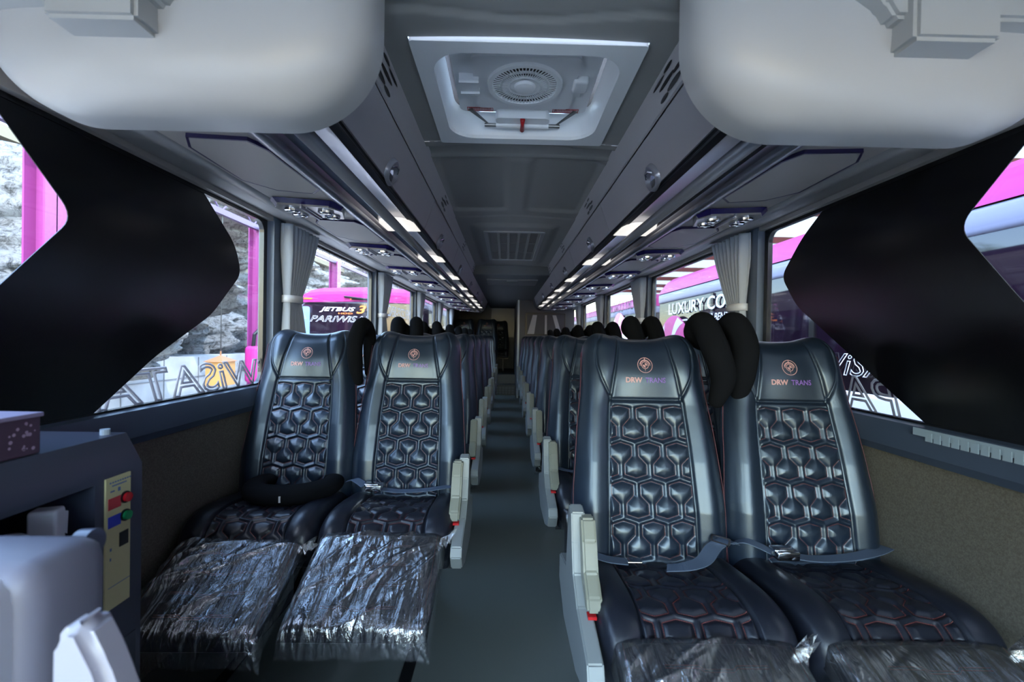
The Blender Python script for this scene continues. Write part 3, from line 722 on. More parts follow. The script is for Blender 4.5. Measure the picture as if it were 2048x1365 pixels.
def surf_back(x, z):
    y = float(front_y(np.array([x]), np.array([z]))[0]); return Vector((x, y-.0012, z))
ok = lambda x, z: abs(x) < float(chalf(z))-.004 and .455 < z < SEAM_Z-.004
BST = dash_mesh(clip_polys(B_POLYS, ok), surf_back)
BST.materials.append(STITCH)
# double row stitching on the side edge
def edge_pipe(sx):
    pts = []
    for z in np.linspace(.40, 1.10, 30):
        w = float(bhalf(z)); xx = w*.985*sx; pts.append((xx, float(front_y(np.array([xx]), np.array([z]), False)[0])-.001, z))
    return pts
BPIPES = []
for sx in (-1, 1):
    m = MB(); m.tube(edge_pipe(sx), .0016, 6); BPIPES.append(m.mesh(True)); BPIPES[-1].materials.append(mat('dark red piping', (.07,.012,.02), .5))
# emblem + lettering embroidery
def emblem(zc=1.062, R=.026):
    m = MB()
    def ring(r0, r1, a0=0, a1=2*PI, n=40):
        vs = []; 
        for a in np.linspace(a0, a1, n): vs += [(r0*math.cos(a), r0*math.sin(a)), (r1*math.cos(a), r1*math.sin(a))]
        fs = [(2*i, 2*i+2, 2*i+3, 2*i+1) for i in range(n-1)]
        m.add([(*p, 0) for p in vs], fs)
    ring(.92, 1.0); ring(.40, .48); ring(.56, .72, .15, PI-.15, 20); ring(.30, .0, PI*.9, PI*1.6, 8); ring(.30, .0, -.2, PI*.5, 8)
    m.add([(-.10, .62, 0), (0, 1.05, 0), (.10, .62, 0)], [(0, 1, 2)])
    for a in (0, PI/2, PI, -PI/2):
        c, s_ = math.cos(a), math.sin(a); m.add([(c*.45-s_*.04, s_*.45+c*.04, 0), (c*.86, s_*.86, 0), (c*.45+s_*.04, s_*.45-c*.04, 0)], [(0, 1, 2)])
    me = m.mesh()
    return map_mesh(me, lambda c: (c.x*R, float(front_y(np.array([c.x*R]), np.array([zc+c.y*R]), False)[0])-.0016, zc+c.y*R))
EMB = emblem(); EMB.materials.append(PINKL)
def word(txt, x0, x1, zc, h, m_):
    me = text_mesh(txt, 1.0, offset=.04 if txt == 'DRW' else 0.012)
    ys = [v.co.y for v in me.vertices]; xs = [v.co.x for v in me.vertices]
    a, b, c, d = min(xs), max(xs), min(ys), max(ys)
    map_mesh(me, lambda q: (lambda X, Z: (X, float(front_y(np.array([X]), np.array([Z]), False)[0])-.0018, Z))(x0+(q.x-a)/(b-a)*(x1-x0), zc+((q.y-c)/(d-c)-.5)*h))
    me.materials.append(m_); return me
WD1 = word('DRW', -.068, -.012, 1.012, .0185, PINKL); WD2 = word('TRANS', -.002, .068, 1.012, .0175, PURPL)

# cushion: surface along an arc profile, x across
C_PROF = np.array([(.47, .445), (.40, .448), (.30, .462), (.20, .476), (.12, .482), (.06, .478), (.02, .460), (-.005, .430), (-.012, .400), (-.008, .365), (.01, .345)])
cs = np.concatenate([[0], np.cumsum(np.hypot(*(C_PROF[1:]-C_PROF[:-1]).T))]); CL = cs[-1]
def cprof(s): return np.interp(s, cs, C_PROF[:, 0]), np.interp(s, cs, C_PROF[:, 1])
from math import floor
sm_s = np.linspace(0, CL, 400); py, pz = cprof(sm_s)
ker = np.ones(31)/31
def smooth1(a): p = np.concatenate([2*a[0]-a[15:0:-1], a, 2*a[-1]-a[-2:-17:-1]]); return np.convolve(p, ker, 'valid')
py, pz = smooth1(smooth1(py)), smooth1(smooth1(pz))
ny_, nz_ = np.gradient(pz), -np.gradient(py)          # normal (up/out)
nl = np.hypot(ny_, nz_); ny_, nz_ = ny_/nl, nz_/nl
if nz_[100] < 0: ny_, nz_ = -ny_, -nz_
C_POLYS = meander(.098, .038, .034, .026, 4, .128, -.16, .16, CL-.035)
def cush_pt(X, Sg, detail=True):
    """Sg arc length from the rear"""
    y = np.interp(Sg, sm_s, py); z = np.interp(Sg, sm_s, pz); a = np.interp(Sg, sm_s, ny_); b = np.interp(Sg, sm_s, nz_)
    ax = np.abs(X); w = .243
    bol = .016*np.exp(-((ax-.185)/.045)**2)
    d = bol.copy() if hasattr(bol, 'copy') else bol
    if detail:
        cc = .140; d = d-.010*np.exp(-((ax-cc)/.0045)**2)
        D = dist_poly(X, Sg, C_POLYS); hexm = sstep((cc-.004-ax)/.006)*sstep((Sg-.03)/.02)
        d = d+hexm*(.0085*(1-np.exp(-(D/.008)**1.7))-.0085)
    fall = .06*(1-np.clip(1-np.clip((ax-.205)/(w-.205), 0, 1)**2.4, 0, 1)**.5)
    return X, y+a*(d-fall), z+b*(d-fall)
nx, ns = 170, 210
XX, SS = np.meshgrid(np.linspace(-.243, .243, nx), np.linspace(0, CL, ns)); a_, b_, c_ = cush_pt(XX, SS)
v1, f1 = grid_mesh(np.stack([a_, b_, c_], 2), nx, ns)
mb = MB(); mb.box((-.236, .02, .30), (.236, .50, .415), bev=.02)
v = np.concatenate([v1, np.array(mb.v)]); me = bpy.data.meshes.new('cushion'); me.from_pydata(v.tolist(), [], f1.tolist()+[tuple(i+len(v1) for i in q) for q in mb.f])
me.polygons.foreach_set('use_smooth', [True]*len(me.polygons)); me.update(); me.set_sharp_from_angle(angle=math.radians(60)); me.materials.append(LEATHER_C); CUSH = me
def surf_c(x, s):
    p = cush_pt(np.array([x]), np.array([s])); return Vector((float(p[0][0]), float(p[1][0])-.0006, float(p[2][0])+.001))
CST = dash_mesh(clip_polys(C_POLYS, lambda x, s: abs(x) < .136 and .05 < s < CL-.005, .006, .0015), surf_c, .0007); CST.materials.append(STITCH)

# footrest slab with stitching and wrap
def slab(w, l, th, nx=50, ny=50, puff=.012):
    X, Y = np.meshgrid(np.linspace(-1, 1, nx), np.linspace(-1, 1, ny))
    r = np.clip(1-(np.abs(X)**7), 0, 1)**.5*np.clip(1-(np.abs(Y)**7), 0, 1)**.5
    x = X*w/2; y = Y*l/2
    top = np.stack([x, y, (th/2+puff)*r-puff*.0], 2); bot = np.stack([x, y, -th/2*r], 2)
    g = .004*(np.exp(-((np.abs(x)-w*.28)/.004)**2))
    for k in range(4):
        yy = -l*.3+l*.2*k+.008*(np.sign(np.sin(x*40))); g = g+.003*np.exp(-((y-yy)/.003)**2)*(np.abs(x) < w*.28)
    top[..., 2] -= g*r
    return top, bot
top, bot = slab(.425, .37, .062)
va, fa = grid_mesh(top, 50, 50); vb, fb = grid_mesh(bot, 50, 50)
me = bpy.data.meshes.new('footrest'); me.from_pydata(np.concatenate([va, vb]).tolist(), [], fa.tolist()+(fb[:, ::-1]+len(va)).tolist()); me.polygons.foreach_set('use_smooth', [True]*len(me.polygons)); me.update(); me.materials.append(LEATHER_C); FOOT = me
m = MB()
for k in range(4):
    for dx in (0, .006):
        y = -.37*.3+.37*.2*k+dx; m.tube([(-.115, y, .0425), (-.04, y, .0425), (-.03, y-.008, .0425), (.035, y-.008, .0425), (.045, y, .0425), (.115, y, .0425)], .0011, 5)
m.tube([(x*.196, y*.168, .034) for x, y in ((-1, -1), (-1, 1))], .0012, 5); m.tube([(.196, -.168, .034), (.196, .168, .034)], .0012, 5)
FST = m.mesh(); FST.materials.append(STITCH)
def wrap_mesh(seed):
    rnd = np.random.RandomState(seed); nx, ny = 110, 100
    X, Y = np.meshgrid(np.linspace(-1, 1, nx), np.linspace(-1, 1, ny))
    r = np.clip(1-(np.abs(X)**9), 0, 1)**.5*np.clip(1-(np.abs(Y)**9), 0, 1)**.5
    Z = .052*r; N = np.zeros_like(X)
    for k in range(34):
        a = rnd.normal(.8, .3); c, s = math.cos(a), math.sin(a); u = (X-rnd.uniform(-1, 1))*c+(Y-rnd.uniform(-1, 1))*s; w_ = (-(X-0)*s+(Y-0)*c)-rnd.uniform(-1.2, 1.2)
        kk = rnd.uniform(.03, .08); N += rnd.uniform(-.4, 1)*np.exp(-np.abs(w_+.08*np.sin(3*u+k))/kk)*np.exp(-(u/rnd.uniform(.3, .8))**2)
    N = np.clip(N, -.15, 2.2); Z = Z+.017*N*(.3+.7*r)
    skirt = np.clip(-Y-.9, 0, 1)/.1
    Xx = X*.222+.004*N; Yy = Y*.192-.020*skirt; Z = Z-.035*skirt-.01*skirt*np.sin(X*9)*.5+.004*skirt*rnd.normal(size=X.shape)
    side = np.clip(np.abs(X)-.95, 0, 1)/.05; Z -= .02*side
    v, f = grid_mesh(np.stack([Xx, Yy, Z], 2), nx, ny)
    me = mesh_from(v, f, True); me.materials.append(WRAP)
    m_ = MB(); cx, cy, cz = .205, .180, .02                         # gathered corner tuft
    return me
WRAPS = [wrap_mesh(3), wrap_mesh(11), wrap_mesh(23), wrap_mesh(37)]
def tuft(sx, seed):
    rnd = random.Random(seed); m_ = MB()
    for k in range(7):
        a = rnd.uniform(-.6, .9); L = rnd.uniform(.03, .06); p = Vector((.205*sx, .165, .025)); q = p+Vector((L*sx, rnd.uniform(-.01, .03), rnd.uniform(-.02, .03))); r_ = p+Vector((L*.6*sx, rnd.uniform(-.03, .0), rnd.uniform(-.03, .03)))
        m_.add([p, q, r_], [(0, 1, 2)])
    me = m_.mesh(); me.materials.append(WRAP); return me
TUFT = tuft(1, 5)

# belt halves -------------------------------------------------------
def ribbon(pts, w=.045, th=.0025, up=Vector((0, 0, 1)), side=None, sub=8):
    P = [Vector(p) for p in pts]; Q = []
    for i in range(len(P)-1):
        p0, p1, p2, p3 = P[max(i-1, 0)], P[i], P[i+1], P[min(i+2, len(P)-1)]
        for k in range(sub): t = k/sub; Q.append(.5*((2*p1)+(p2-p0)*t+(2*p0-5*p1+4*p2-p3)*t*t+(3*p1-p0-3*p2+p3)*t**3))
    Q.append(P[-1]); vs = []
    for i, q in enumerate(Q):
        T = (Q[min(i+1, len(Q)-1)]-Q[max(i-1, 0)]).normalized()
        sd = (Vector(side) if side else T.cross(up)).normalized(); sd = (sd-T*sd.dot(T)).normalized(); n = sd.cross(T).normalized()
        for a, b in ((-1, -1), (1, -1), (1, 1), (-1, 1)): vs.append(q+sd*w/2*a+n*th/2*b)
    fs = [(4*i+k, 4*i+(k+1) % 4, 4*i+4+(k+1) % 4, 4*i+4+k) for i in range(len(Q)-1) for k in range(4)]+[(3, 2, 1, 0), tuple(4*(len(Q)-1)+k for k in range(4))]
    m_ = MB(); m_.add(vs, fs); return m_
def belt_parts(parent, variant):
    if variant == 0:      # tongue half lies near the aisle, long half folded over the middle
        b = obj('seat_belt', ribbon([(-.245, .335, .505), (-.215, .325, .495), (-.16, .315, .480), (-.10, .315, .473)], .042), WEB, parent)
        q = MB(); q.box((-.10, .300, .474), (-.055, .330, .479), bev=.002); obj('buckle_tongue', q, CHROME, b)
        b = obj('seat_belt', ribbon([(.0, .25, .488), (.05, .235, .500), (.11, .26, .505), (.17, .32, .520), (.225, .355, .525), (.26, .39, .50)], .046), WEB, parent)
        q = frame_ring(rrect(-.028, -.014, .028, .014, .004, 3), rrect(-.022, -.008, .022, .008, .003, 3), -.003, .003, 'z'); f_ = obj('strap_slide', q, CHROME, b, loc=(.195, .335, .532), rot=(.5, .1, -.5))
    else:
        b = obj('seat_belt', ribbon([(.245, .375, .50), (.17, .335, .500), (.08, .318, .492), (-.02, .31, .490), (-.10, .315, .497)], .042), WEB, parent)
        q = MB(); q.box((-.155, .285, .492), (-.085, .335, .520), bev=.006); q.box((-.16, .292, .512), (-.10, .328, .524), bev=.004); obj('buckle', q, CHROME, b, auto=40)
        b = obj('seat_belt', ribbon([(-.245, .37, .51), (-.22, .35, .525), (-.19, .33, .52), (-.16, .31, .51)], .042), WEB, parent)

def arm_meshes():
    # local: aisle side at x = -.25 side of the seat, y forward edge at .17
    sh = [(.285, .655), (.275, .662), (.225, .655), (.205, .58), (.175, .505), (.10, .458), (.0, .435), (-.055, .422), (-.07, .39), (-.03, .335), (.1, .29), (.35, .28), (.48, .34), (.48, .42), (.32, .46), (.30, .56)]
    m1 = MB(); m1.prism(sh, -.285, -.246, 'x')
    pad = [(.195, .650), (.165, .60), (.135, .53), (.085, .490), (.066, .462), (.10, .452), (.16, .465), (.20, .52), (.225, .60), (.235, .650)]
    m2 = MB(); m2.prism(pad, -.262, -.222, 'x')
    bm = bmesh.new(); me2 = m2.mesh(); bm.from_mesh(me2); bmesh.ops.bevel(bm, geom=bm.edges[:], offset=.006, segments=2, affect='EDGES'); bm.to_mesh(me2); bm.free()
    me1 = m1.mesh(); bm = bmesh.new(); bm.from_mesh(me1); bmesh.ops.bevel(bm, geom=bm.edges[:], offset=.004, segments=2, affect='EDGES'); bm.to_mesh(me1); bm.free()
    rb = MB(); rb.box((-.262, .062, .449), (-.24, .085, .457))
    m3 = rb.mesh(); me1.materials.append(SHELL); me2.materials.append(BEIGE); m3.materials.append(RED); return me1, me2, m3
ARM1, ARM2, ARM3 = arm_meshes()
mb = MB(); 
for sx in (-.12, .12): mb.box((sx-.02, .12, .0), (sx+.02, .42, .03), bev=.005); mb.box((sx-.018, .16, .02), (sx+.018, .38, .31), bev=.005)
mb.box((-.235, .10, .27), (.235, .44, .305)); LEGM = mb.mesh(); LEGM.materials.append(BLACK)
def flip(me):
    c = me.copy()
    for v in c.vertices: v.co.x = -v.co.x
    c.flip_normals(); return c
ARM1F, ARM2F, ARM3F = flip(ARM1), flip(ARM2), flip(ARM3)
def make_seat(x, y, label, group, aisle_dir, near, foot, wrap=0, z=0.0, belt=None, foot_low=0):
    """aisle_dir: -1 armrest on the -x side, +1 on the +x side, 0 none"""
    t = thing('passenger_seat', label, 'seat', (x, y, z), 0, group)
    b = obj('backrest', BACK, None, t)
    if near: obj('quilt_stitching', BST, None, b)
    [obj('edge_piping', q, None, b) for q in BPIPES]
    e = obj('emblem', EMB, None, b); w1 = obj('lettering', WD1, None, b); w2 = obj('lettering', WD2, None, b)
    w1['label'] = 'copper letters DRW'; w2['label'] = 'purple letters TRANS'; e['label'] = 'round copper compass emblem'
    c = obj('seat_cushion', CUSH, None, t)
    if near: obj('quilt_stitching', CST, None, c)
    obj('seat_base', LEGM, None, t)
    if foot:
        fr = obj('footrest', FOOT, None, t)
        if foot == 1:
            fr.location = (0, -.155, .345-foot_low); fr.rotation_euler = (math.radians(24), 0, 0)
            w = obj('plastic_wrap', WRAPS[wrap], None, fr); w['label'] = 'crinkled clear plastic wrap'; obj('quilt_stitching', FST, None, fr); obj('wrap_corner', TUFT, None, fr)
        else:
            fr.location = (0, -.045, .22); fr.rotation_euler = (math.radians(82), 0, 0)
            w = obj('plastic_wrap', WRAPS[wrap], None, fr)
    if aisle_dir:
        A = (ARM1, ARM2, ARM3) if aisle_dir < 0 else (ARM1F, ARM2F, ARM3F)
        s = obj('side_shell', A[0], None, t); obj('armrest', A[1], None, t); obj('red_tab', A[2], None, s)
    if belt is not None: belt_parts(t, belt)
    return t
XR = (.428, .928); XL = (-.475, -.965)
R_PITCH, L_PITCH = .925, .91
for i in range(8):
    y = 1.06+R_PITCH*i
    for k, pos in ((0, 'aisle'), (1, 'window')):
        lab = ('black quilted leather seat right of the aisle, %s from the camera, on the %s side' % (ORD[i], pos)) if i else 'large black quilted leather seat in the front right pair, on the %s side' % pos
        s = make_seat(XR[k], y, lab, 'seats right of the aisle', -1 if k == 0 else 0, i < 3, 1 if i == 0 else (2 if i < 4 else 0), wrap=(0 if k == 0 else 2) if i == 0 else 1, belt=k if i < 2 else None)
        s.rotation_euler = (0, 0, random.uniform(-.012, .012))
for i in range(8):
    y = 1.62+L_PITCH*i
    for k, pos in ((0, 'aisle'), (1, 'window')):
        lab = ('black quilted leather seat left of the aisle, %s from the camera, on the %s side' % (ORD[i], pos)) if i else 'black quilted leather seat in the front left pair, on the %s side' % pos
        s = make_seat(XL[k], y, lab, 'seats left of the aisle', 1 if k == 0 else 0, i < 3, 1 if i == 0 else (2 if i < 4 else 0), wrap=(1 if k == 0 else 3) if i == 0 else 1, belt=None if i else (1 if k == 0 else None), foot_low=.03*k if i == 0 else 0)
        s.rotation_euler = (0, 0, random.uniform(-.012, .012))
for k, (x, y, z, nm) in enumerate(((-.97, 9.45, .38, 'against the left wall'), (-.47, 9.45, .38, 'beside the rear left wall seat'), (-.23, 10.3, .38, 'alone in line with the aisle'))):
    make_seat(x, y, 'dark quilted seat on the raised rear platform, %s' % nm, 'rear platform seats', 0, False, 0, z=z)

# neck pillows ------------------------------------------------------
def sweep(pts, rad, n=20, flat=1.0):
    P = [Vector(p) for p in pts]; Q = []; RR = []
    for i in range(len(P)-1):
        p0, p1, p2, p3 = P[max(i-1, 0)], P[i], P[i+1], P[min(i+2, len(P)-1)]
        for k in range(8): t = k/8; Q.append(.5*((2*p1)+(p2-p0)*t+(2*p0-5*p1+4*p2-p3)*t*t+(3*p1-p0-3*p2+p3)*t**3)); RR.append(rad[i]*(1-t)+rad[i+1]*t)
    Q.append(P[-1]); RR.append(rad[-1])
    # rounded ends
    T0 = (Q[0]-Q[1]).normalized(); T1 = (Q[-1]-Q[-2]).normalized(); a = RR[0]; b = RR[-1]
    pre = [(Q[0]+T0*a*.9*math.sin(u), a*math.cos(u)) for u in (1.5, 1.25, .95, .6, .3)]; post = [(Q[-1]+T1*b*.9*math.sin(u), b*math.cos(u)) for u in (.3, .6, .95, 1.25, 1.5)]
    Q2 = [p for p, _ in pre]+Q+[p for p, _ in post]; R2 = [r for _, r in pre]+RR+[r for _, r in post]
    m_ = MB(); m_.tube(Q2, R2, n); return m_
def pillow_mesh():
    # two arms hanging in front, the bend behind the backrests; origin at the top of the gap between two seats
    pts = [(-.030, -.075, -.235), (-.020, -.100, -.15), (-.045, -.085, -.05), (-.058, -.02, .028), (-.05, .06, .0), (0, .09, -.03), (.05, .06, .0), (.062, -.005, .030), (.075, -.055, -.05), (.060, -.070, -.15), (.055, -.055, -.225)]
    rad = [.026, .041, .045, .044, .042, .04, .042, .044, .045, .041, .026]
    return sweep(pts, rad).mesh(True)
PIL = pillow_mesh(); PIL.materials.append(FABRIC)
def pillow_one():
    pts = [(.005, -.085, -.225), (-.005, -.105, -.15), (-.012, -.095, -.05), (-.005, -.03, .025), (.0, .07, .0), (.0, .10, -.12), (0, .09, -.20)]
    return sweep(pts, [.024, .038, .041, .04, .038, .038, .026]).mesh(True)
PIL1 = pillow_one(); PIL1.materials.append(FABRIC)
pl = []
# right side, on every row
for i in range(7):
    o = obj('neck_pillow', PIL, None, None, ((XR[0]+XR[1])/2+.025, 1.06+R_PITCH*i+.56, 1.18)); tag(o, 'black U-shaped neck pillow hung between the %s pair of seats right of the aisle' % ORD[i], 'neck pillow', 'neck pillows hung over the seats')
    if i: o.location.z += .03
    s = MB()
o = obj('neck_pillow', PIL1, None, None, (-.722, 1.62+.545, 1.165)); o.scale = (.82, 1, 1); tag(o, 'black neck pillow draped down the gap of the front left pair', 'neck pillow', 'neck pillows hung over the seats')
for i in range(1, 7):
    o = obj('neck_pillow', PIL, None, None, ((XL[0]+XL[1])/2, 1.62+L_PITCH*i+.56, 1.205)); tag(o, 'black U-shaped neck pillow hung between the %s pair of seats left of the aisle' % ORD[i], 'neck pillow', 'neck pillows hung over the seats')
# lying one
pts = [(-.13, .11, 0), (-.155, .03, 0), (-.12, -.06, 0), (-.03, -.10, 0), (.06, -.09, 0), (.13, -.03, 0), (.15, .05, 0), (.12, .12, 0)]
me = sweep(pts, [.036, .044, .048, .050, .050, .048, .044, .036]).mesh(True)
for v in me.vertices: v.co.z *= .78
o = obj('neck_pillow', me, FABRIC, None, (-.925, 1.90, .512), (0, 0, .12)); tag(o, 'black neck pillow lying flat on the front left window seat cushion', 'neck pillow')
m = MB(); m.box((-.004, -.152, -.012), (.003, -.146, .012)); q = obj('care_tag', m, mat('white tag', (.6,.6,.6), .6), o)
m = MB()

# ------------------------------------------------------------------ foreground: cabinet, tissue box, crew seat
K = thing('side_cabinet', 'dark slate cabinet with a cream control strip by the left window', 'cabinet', (-.85, .5, 0))
m = MB(); 
m.prism([(0, .0), (0, .86), (-.035, .925), (-.36, .925), (-.36, 0)], .40, .515); m.prism([(0, .0), (0, .86), (-.035, .925), (-.36, .925), (-.36, 0)], -.32, .20)
m.prism([(0, .0), (0, .73), (-.36, .73), (-.36, 0)], .20, .40); m.prism([(0, .845), (0, .86), (-.035, .925), (-.36, .925), (-.36, .845)], .20, .40); m.box((-.36, .2, .73), (-.2, .4, .85))
obj('body', m, DARKCAB, K, auto=30)
m = MB(); m.box((.0005, .420, .580), (.004, .480, .850)); lp = obj('control_strip', m, YELLOW, K)
m = MB(); m.box((.004, .425, .785), (.005, .455, .808)); obj('red_patch', m, REDP, lp)
m = MB(); m.box((.004, .425, .748), (.005, .455, .771)); obj('blue_patch', m, BLUE, lp)
for z, mt, nm in ((.800, REDB, 'red_button'), (.762, GREENB, 'green_button')):
    m = MB(); m.tube([(.003, .466, z), (.007, .466, z)], .0125, 18); bz = obj('button_ring', m, BLACK, lp); m = MB(); m.tube([(.003, .466, z), (.013, .466, z)], .0095, 16); obj(nm, m, mt, lp, auto=40)
m = MB(); m.box((.0035, .452, .700), (.006, .474, .730), bev=.001); obj('black_switch', m, BLACK, lp)
m = MB()
for k in range(9): m.box((.004, .428+.006*k, .838), (.0045, .432+.006*k, .841)); m.box((.004, .434+.004*k, .831), (.0045, .437+.004*k, .834))
m.box((.004, .43, .820), (.0045, .44, .823)); m.box((.004, .448, .818), (.0045, .454, .826)); m.box((.004, .427, .625), (.0045, .480, .6265)); m.box((.004, .43, .68), (.0045, .433, .686)); m.box((.004, .43, .70), (.0045, .434, .706))
obj('fine_print', m, mat('blue grey ink', (.10,.15,.30), .6), lp)
m = MB(); m.tube([(-.06, .49, .925), (-.06, .49, .937)], .009, 14); obj('screw_cap', m, mat('pale cap', (.35,.42,.5), .3), K)
m = MB(); m.box((.0005, .33, .06), (.004, .50, .50), bev=.002); obj('lower_door', m, mat('slate cabinet door', (.035,.042,.065), .4), K)
# things in the niche
T = tag(obj('tissue_pack', (lambda mb: (mb.box((-.04, -.022, 0), (.03, .022, .095), bev=.008), mb.add([(.0, .018, .09), (.02, .05, .075), (.02, .045, .03), (.0, .02, .05)], [(0, 1, 2, 3)]), mb)[-1])(MB()), mat('white wrapper', (.62,.64,.70), .5), None, (-.885, .845, .73)), 'white crumpled tissue pack in the cabinet niche', 'tissue pack'); T.scale = (.62, .75, .95); T.rotation_euler = (0, 0, .35)
m = MB(); m.tube([(0, 0, 0), (0, 0, .06), (0, 0, .066)], [.024, .028, .02], 18); tag(obj('cup', m.mesh(True), CUP, None, (-.885, .775, .731)), 'pale plastic cup in the cabinet niche, beside the tissue pack', 'cup')
# tissue box on the cabinet
B = tag(obj('tissue_box', (lambda mb: (mb.box((-.10, -.16, 0), (.09, .06, .072), bev=.003), mb)[-1])(MB()), TISSUE, None, (-.98, .775, .926)), 'dark purple spotted tissue box on top of the cabinet', 'tissue box')
m = MB(); rnd = random.Random(4)
for k in range(60):
    y = rnd.uniform(-.15, .055); z = rnd.uniform(.008, .060); r_ = rnd.uniform(.0015, .0035); m.add([(.0905, y+r_*math.cos(a), z+r_*math.sin(a)) for a in np.linspace(0, 2*PI, 7, endpoint=False)], [tuple(range(7))])
    x = rnd.uniform(-.09, .085); m.add([(x+r_*math.cos(a), .0605, z+r_*math.sin(a)) for a in np.linspace(0, 2*PI, 7, endpoint=False)], [tuple(range(7))])
obj('printed_dots', m, SPOT, B)
m = MB(); m.box((-.103, -.163, .066), (.093, .063, .074), bev=.002); obj('lid', m, mat('lilac lid', (.24,.2,.32), .5), B)
# crew seat (pale, very near)
CS = thing('crew_seat', 'pale grey crew seat back close to the camera at lower left', 'seat', (-.74, .50, 0))
m = MB(); bm = bmesh.new()
m.box((-.10, 0.0, .35), (.172, .115, .884), bev=.03); obj('seat_back', m.mesh(True), PALE2, CS, auto=60)
m = MB(); m.box((-.095, -.016, .37), (.155, .02, .876), bev=.03); obj('back_cover', m.mesh(True), PALE, CS, auto=60)
m = MB(); m.prism([(.235, .40), (.24, .835), (.258, .858), (.275, .855), (.295, .815), (.315, .76), (.325, .40)], -.048, -.006); me = m.mesh(); bm.from_mesh(me); bmesh.ops.bevel(bm, geom=bm.edges[:], offset=.010, segments=3, affect='EDGES'); bm.to_mesh(me); bm.free(); obj('side_bolster', me, mat('lilac grey plastic', (.40,.39,.47), .4), CS, auto=50)
m = MB(); m.tube([(.115, .125, .86), (.135, .125, .861)], .018, 20); m.box((.11, .108, .40), (.135, .14, .855), bev=.006); obj('hinge_knob', m, mat('slate plastic', (.08,.09,.14), .35), CS, auto=40)
m = MB(); m.box((-.10, -.045, 0), (.32, .09, .40), bev=.02); obj('seat_base', m, PALE2, CS)

# ------------------------------------------------------------------ outside
GZ = -1.25
m = MB(); m.box((-40, -40, GZ-.1), (40, 60, GZ)); struct('ground', m, mat('yard concrete', (.36,.35,.33), .9, noise=(2, (.5,.49,.46), .3, .7)))
# rocky cliff behind a concrete retaining wall
ny, nz = 420, 120
Yg, Zg = np.meshgrid(np.linspace(-6, 34, ny), np.linspace(.3, 4.6, nz))
rnd = np.random.RandomState(2); Xg = np.full_like(Yg, -7.2)-.25*(Zg-.5)
for k in range(130):
    f_ = 2**rnd.uniform(-.5, 4.8); a, b = rnd.normal(size=2); n_ = math.hypot(a, b); Xg += .26/f_**.85*np.sin(f_*(a*Yg+b*Zg*1.3)/n_+rnd.uniform(0, 6))
Xg += rnd.normal(size=Xg.shape)*.012
v, f = grid_mesh(np.stack([Xg, Yg, Zg], 2), ny, nz)
rock = bpy.data.materials.new('cliff rock'); rock.use_nodes = True; n = rock.node_tree; b = n.nodes['Principled BSDF']; b.inputs['Roughness'].default_value = .95
tc = n.nodes.new('ShaderNodeTexCoord'); t1 = n.nodes.new('ShaderNodeTexNoise'); t1.inputs['Scale'].default_value = 1.3; t1.inputs['Detail'].default_value = 12; t1.inputs['Roughness'].default_value = .7
r1 = n.nodes.new('ShaderNodeValToRGB'); r1.color_ramp.elements[0].position = .40; r1.color_ramp.elements[0].color = (.07,.067,.06,1); r1.color_ramp.elements[1].position = .53; r1.color_ramp.elements[1].color = (.50,.49,.47,1)
t1.inputs['Scale'].default_value = 7; t1.inputs['Roughness'].default_value = .82; t1.inputs['Distortion'].default_value = .6
bp = n.nodes.new('ShaderNodeBump'); bp.inputs['Distance'].default_value = .25; n.links.new(tc.outputs['Object'], t1.inputs[0]); n.links.new(t1.outputs[0], r1.inputs[0]); n.links.new(r1.outputs[0], b.inputs['Base Color']); n.links.new(t1.outputs[0], bp.inputs['Height']); n.links.new(bp.outputs[0], b.inputs['Normal'])
t = thing('cliff', 'pale rough rock cliff beyond the yard on the left', 'cliff', (0, 0, 0)); obj('rock_face', mesh_from(v, f, False), rock, t)
m = MB(); m.box((-16, -6, .3), (-8.9, 34, 4.45)); m.box((-9.2, -6, 4.3), (-8.35, 34, 4.5)); obj('cliff_top', m, mat('dry earth', (.22,.19,.13), .95), t)
m = MB(); m.box((-7.6, -6, GZ), (-6.75, 34, .62), bev=.0)
CONC = mat('concrete block', (.36,.355,.34), .9, noise=(3, (.50,.49,.47), .3, .7))
rw = thing('retaining_wall', 'pale concrete retaining wall below the cliff', 'wall', (0, 0, 0)); obj('wall_body', m, CONC, rw); m = MB()
for k in range(40): m.box((-6.75, -6+k*1.0, GZ), (-6.735, -5.985+k*1.0, .6))
m.box((-6.75, -6, .18), (-6.735, 34, .195)); m.box((-6.75, -6, -.3), (-6.735, 34, -.285)); obj('block_joint', m, mat('joint grey', (.2,.2,.2), .9), rw)
# canopy columns and eaves beam
MAG = mat('magenta steel', (.23,.035,.16), .45); PUR = mat('purple steel', (.10,.06,.13), .5)
for k, y in enumerate((1.0, 5.0, 9.2, 13.3, 17.4)):
    t = thing('canopy_column', 'magenta steel column of the yard canopy, %s along the left side' % ORD[k], 'column', (-5.05, y, GZ), group='magenta columns')
    m = MB(); m.box((-.12, -.13, 0), (-.10, .13, 4.5)); m.box((.10, -.13, 0), (.12, .13, 4.5)); m.box((-.12, -.006, 0), (.12, .006, 4.5)); m.box((-.12, -.13, 1.9), (.12, .13, 1.915)); obj('column_section', m, MAG, t)
    m = MB(); m.box((-.2, -.2, 0), (.2, .2, .02)); obj('base_plate', m, MAG, t)
t = thing('eaves_beam', 'dark purple steel lattice beam of the canopy on the left', 'beam', (-5.05, 0, 3.2))
m = MB(); m.box((-.04, -4, 0), (.04, 22, .10)); m.box((-.04, -4, .45), (.04, 22, .53)); obj('chord', m, PUR, t)
m = MB()
for k in range(26): m.tube([(0, -4+k, .05), (0, -3.5+k, .48)], .014, 5); m.tube([(0, -3.5+k, .48), (0, -3+k, .05)], .014, 5)
obj('lattice', m, PUR, t)
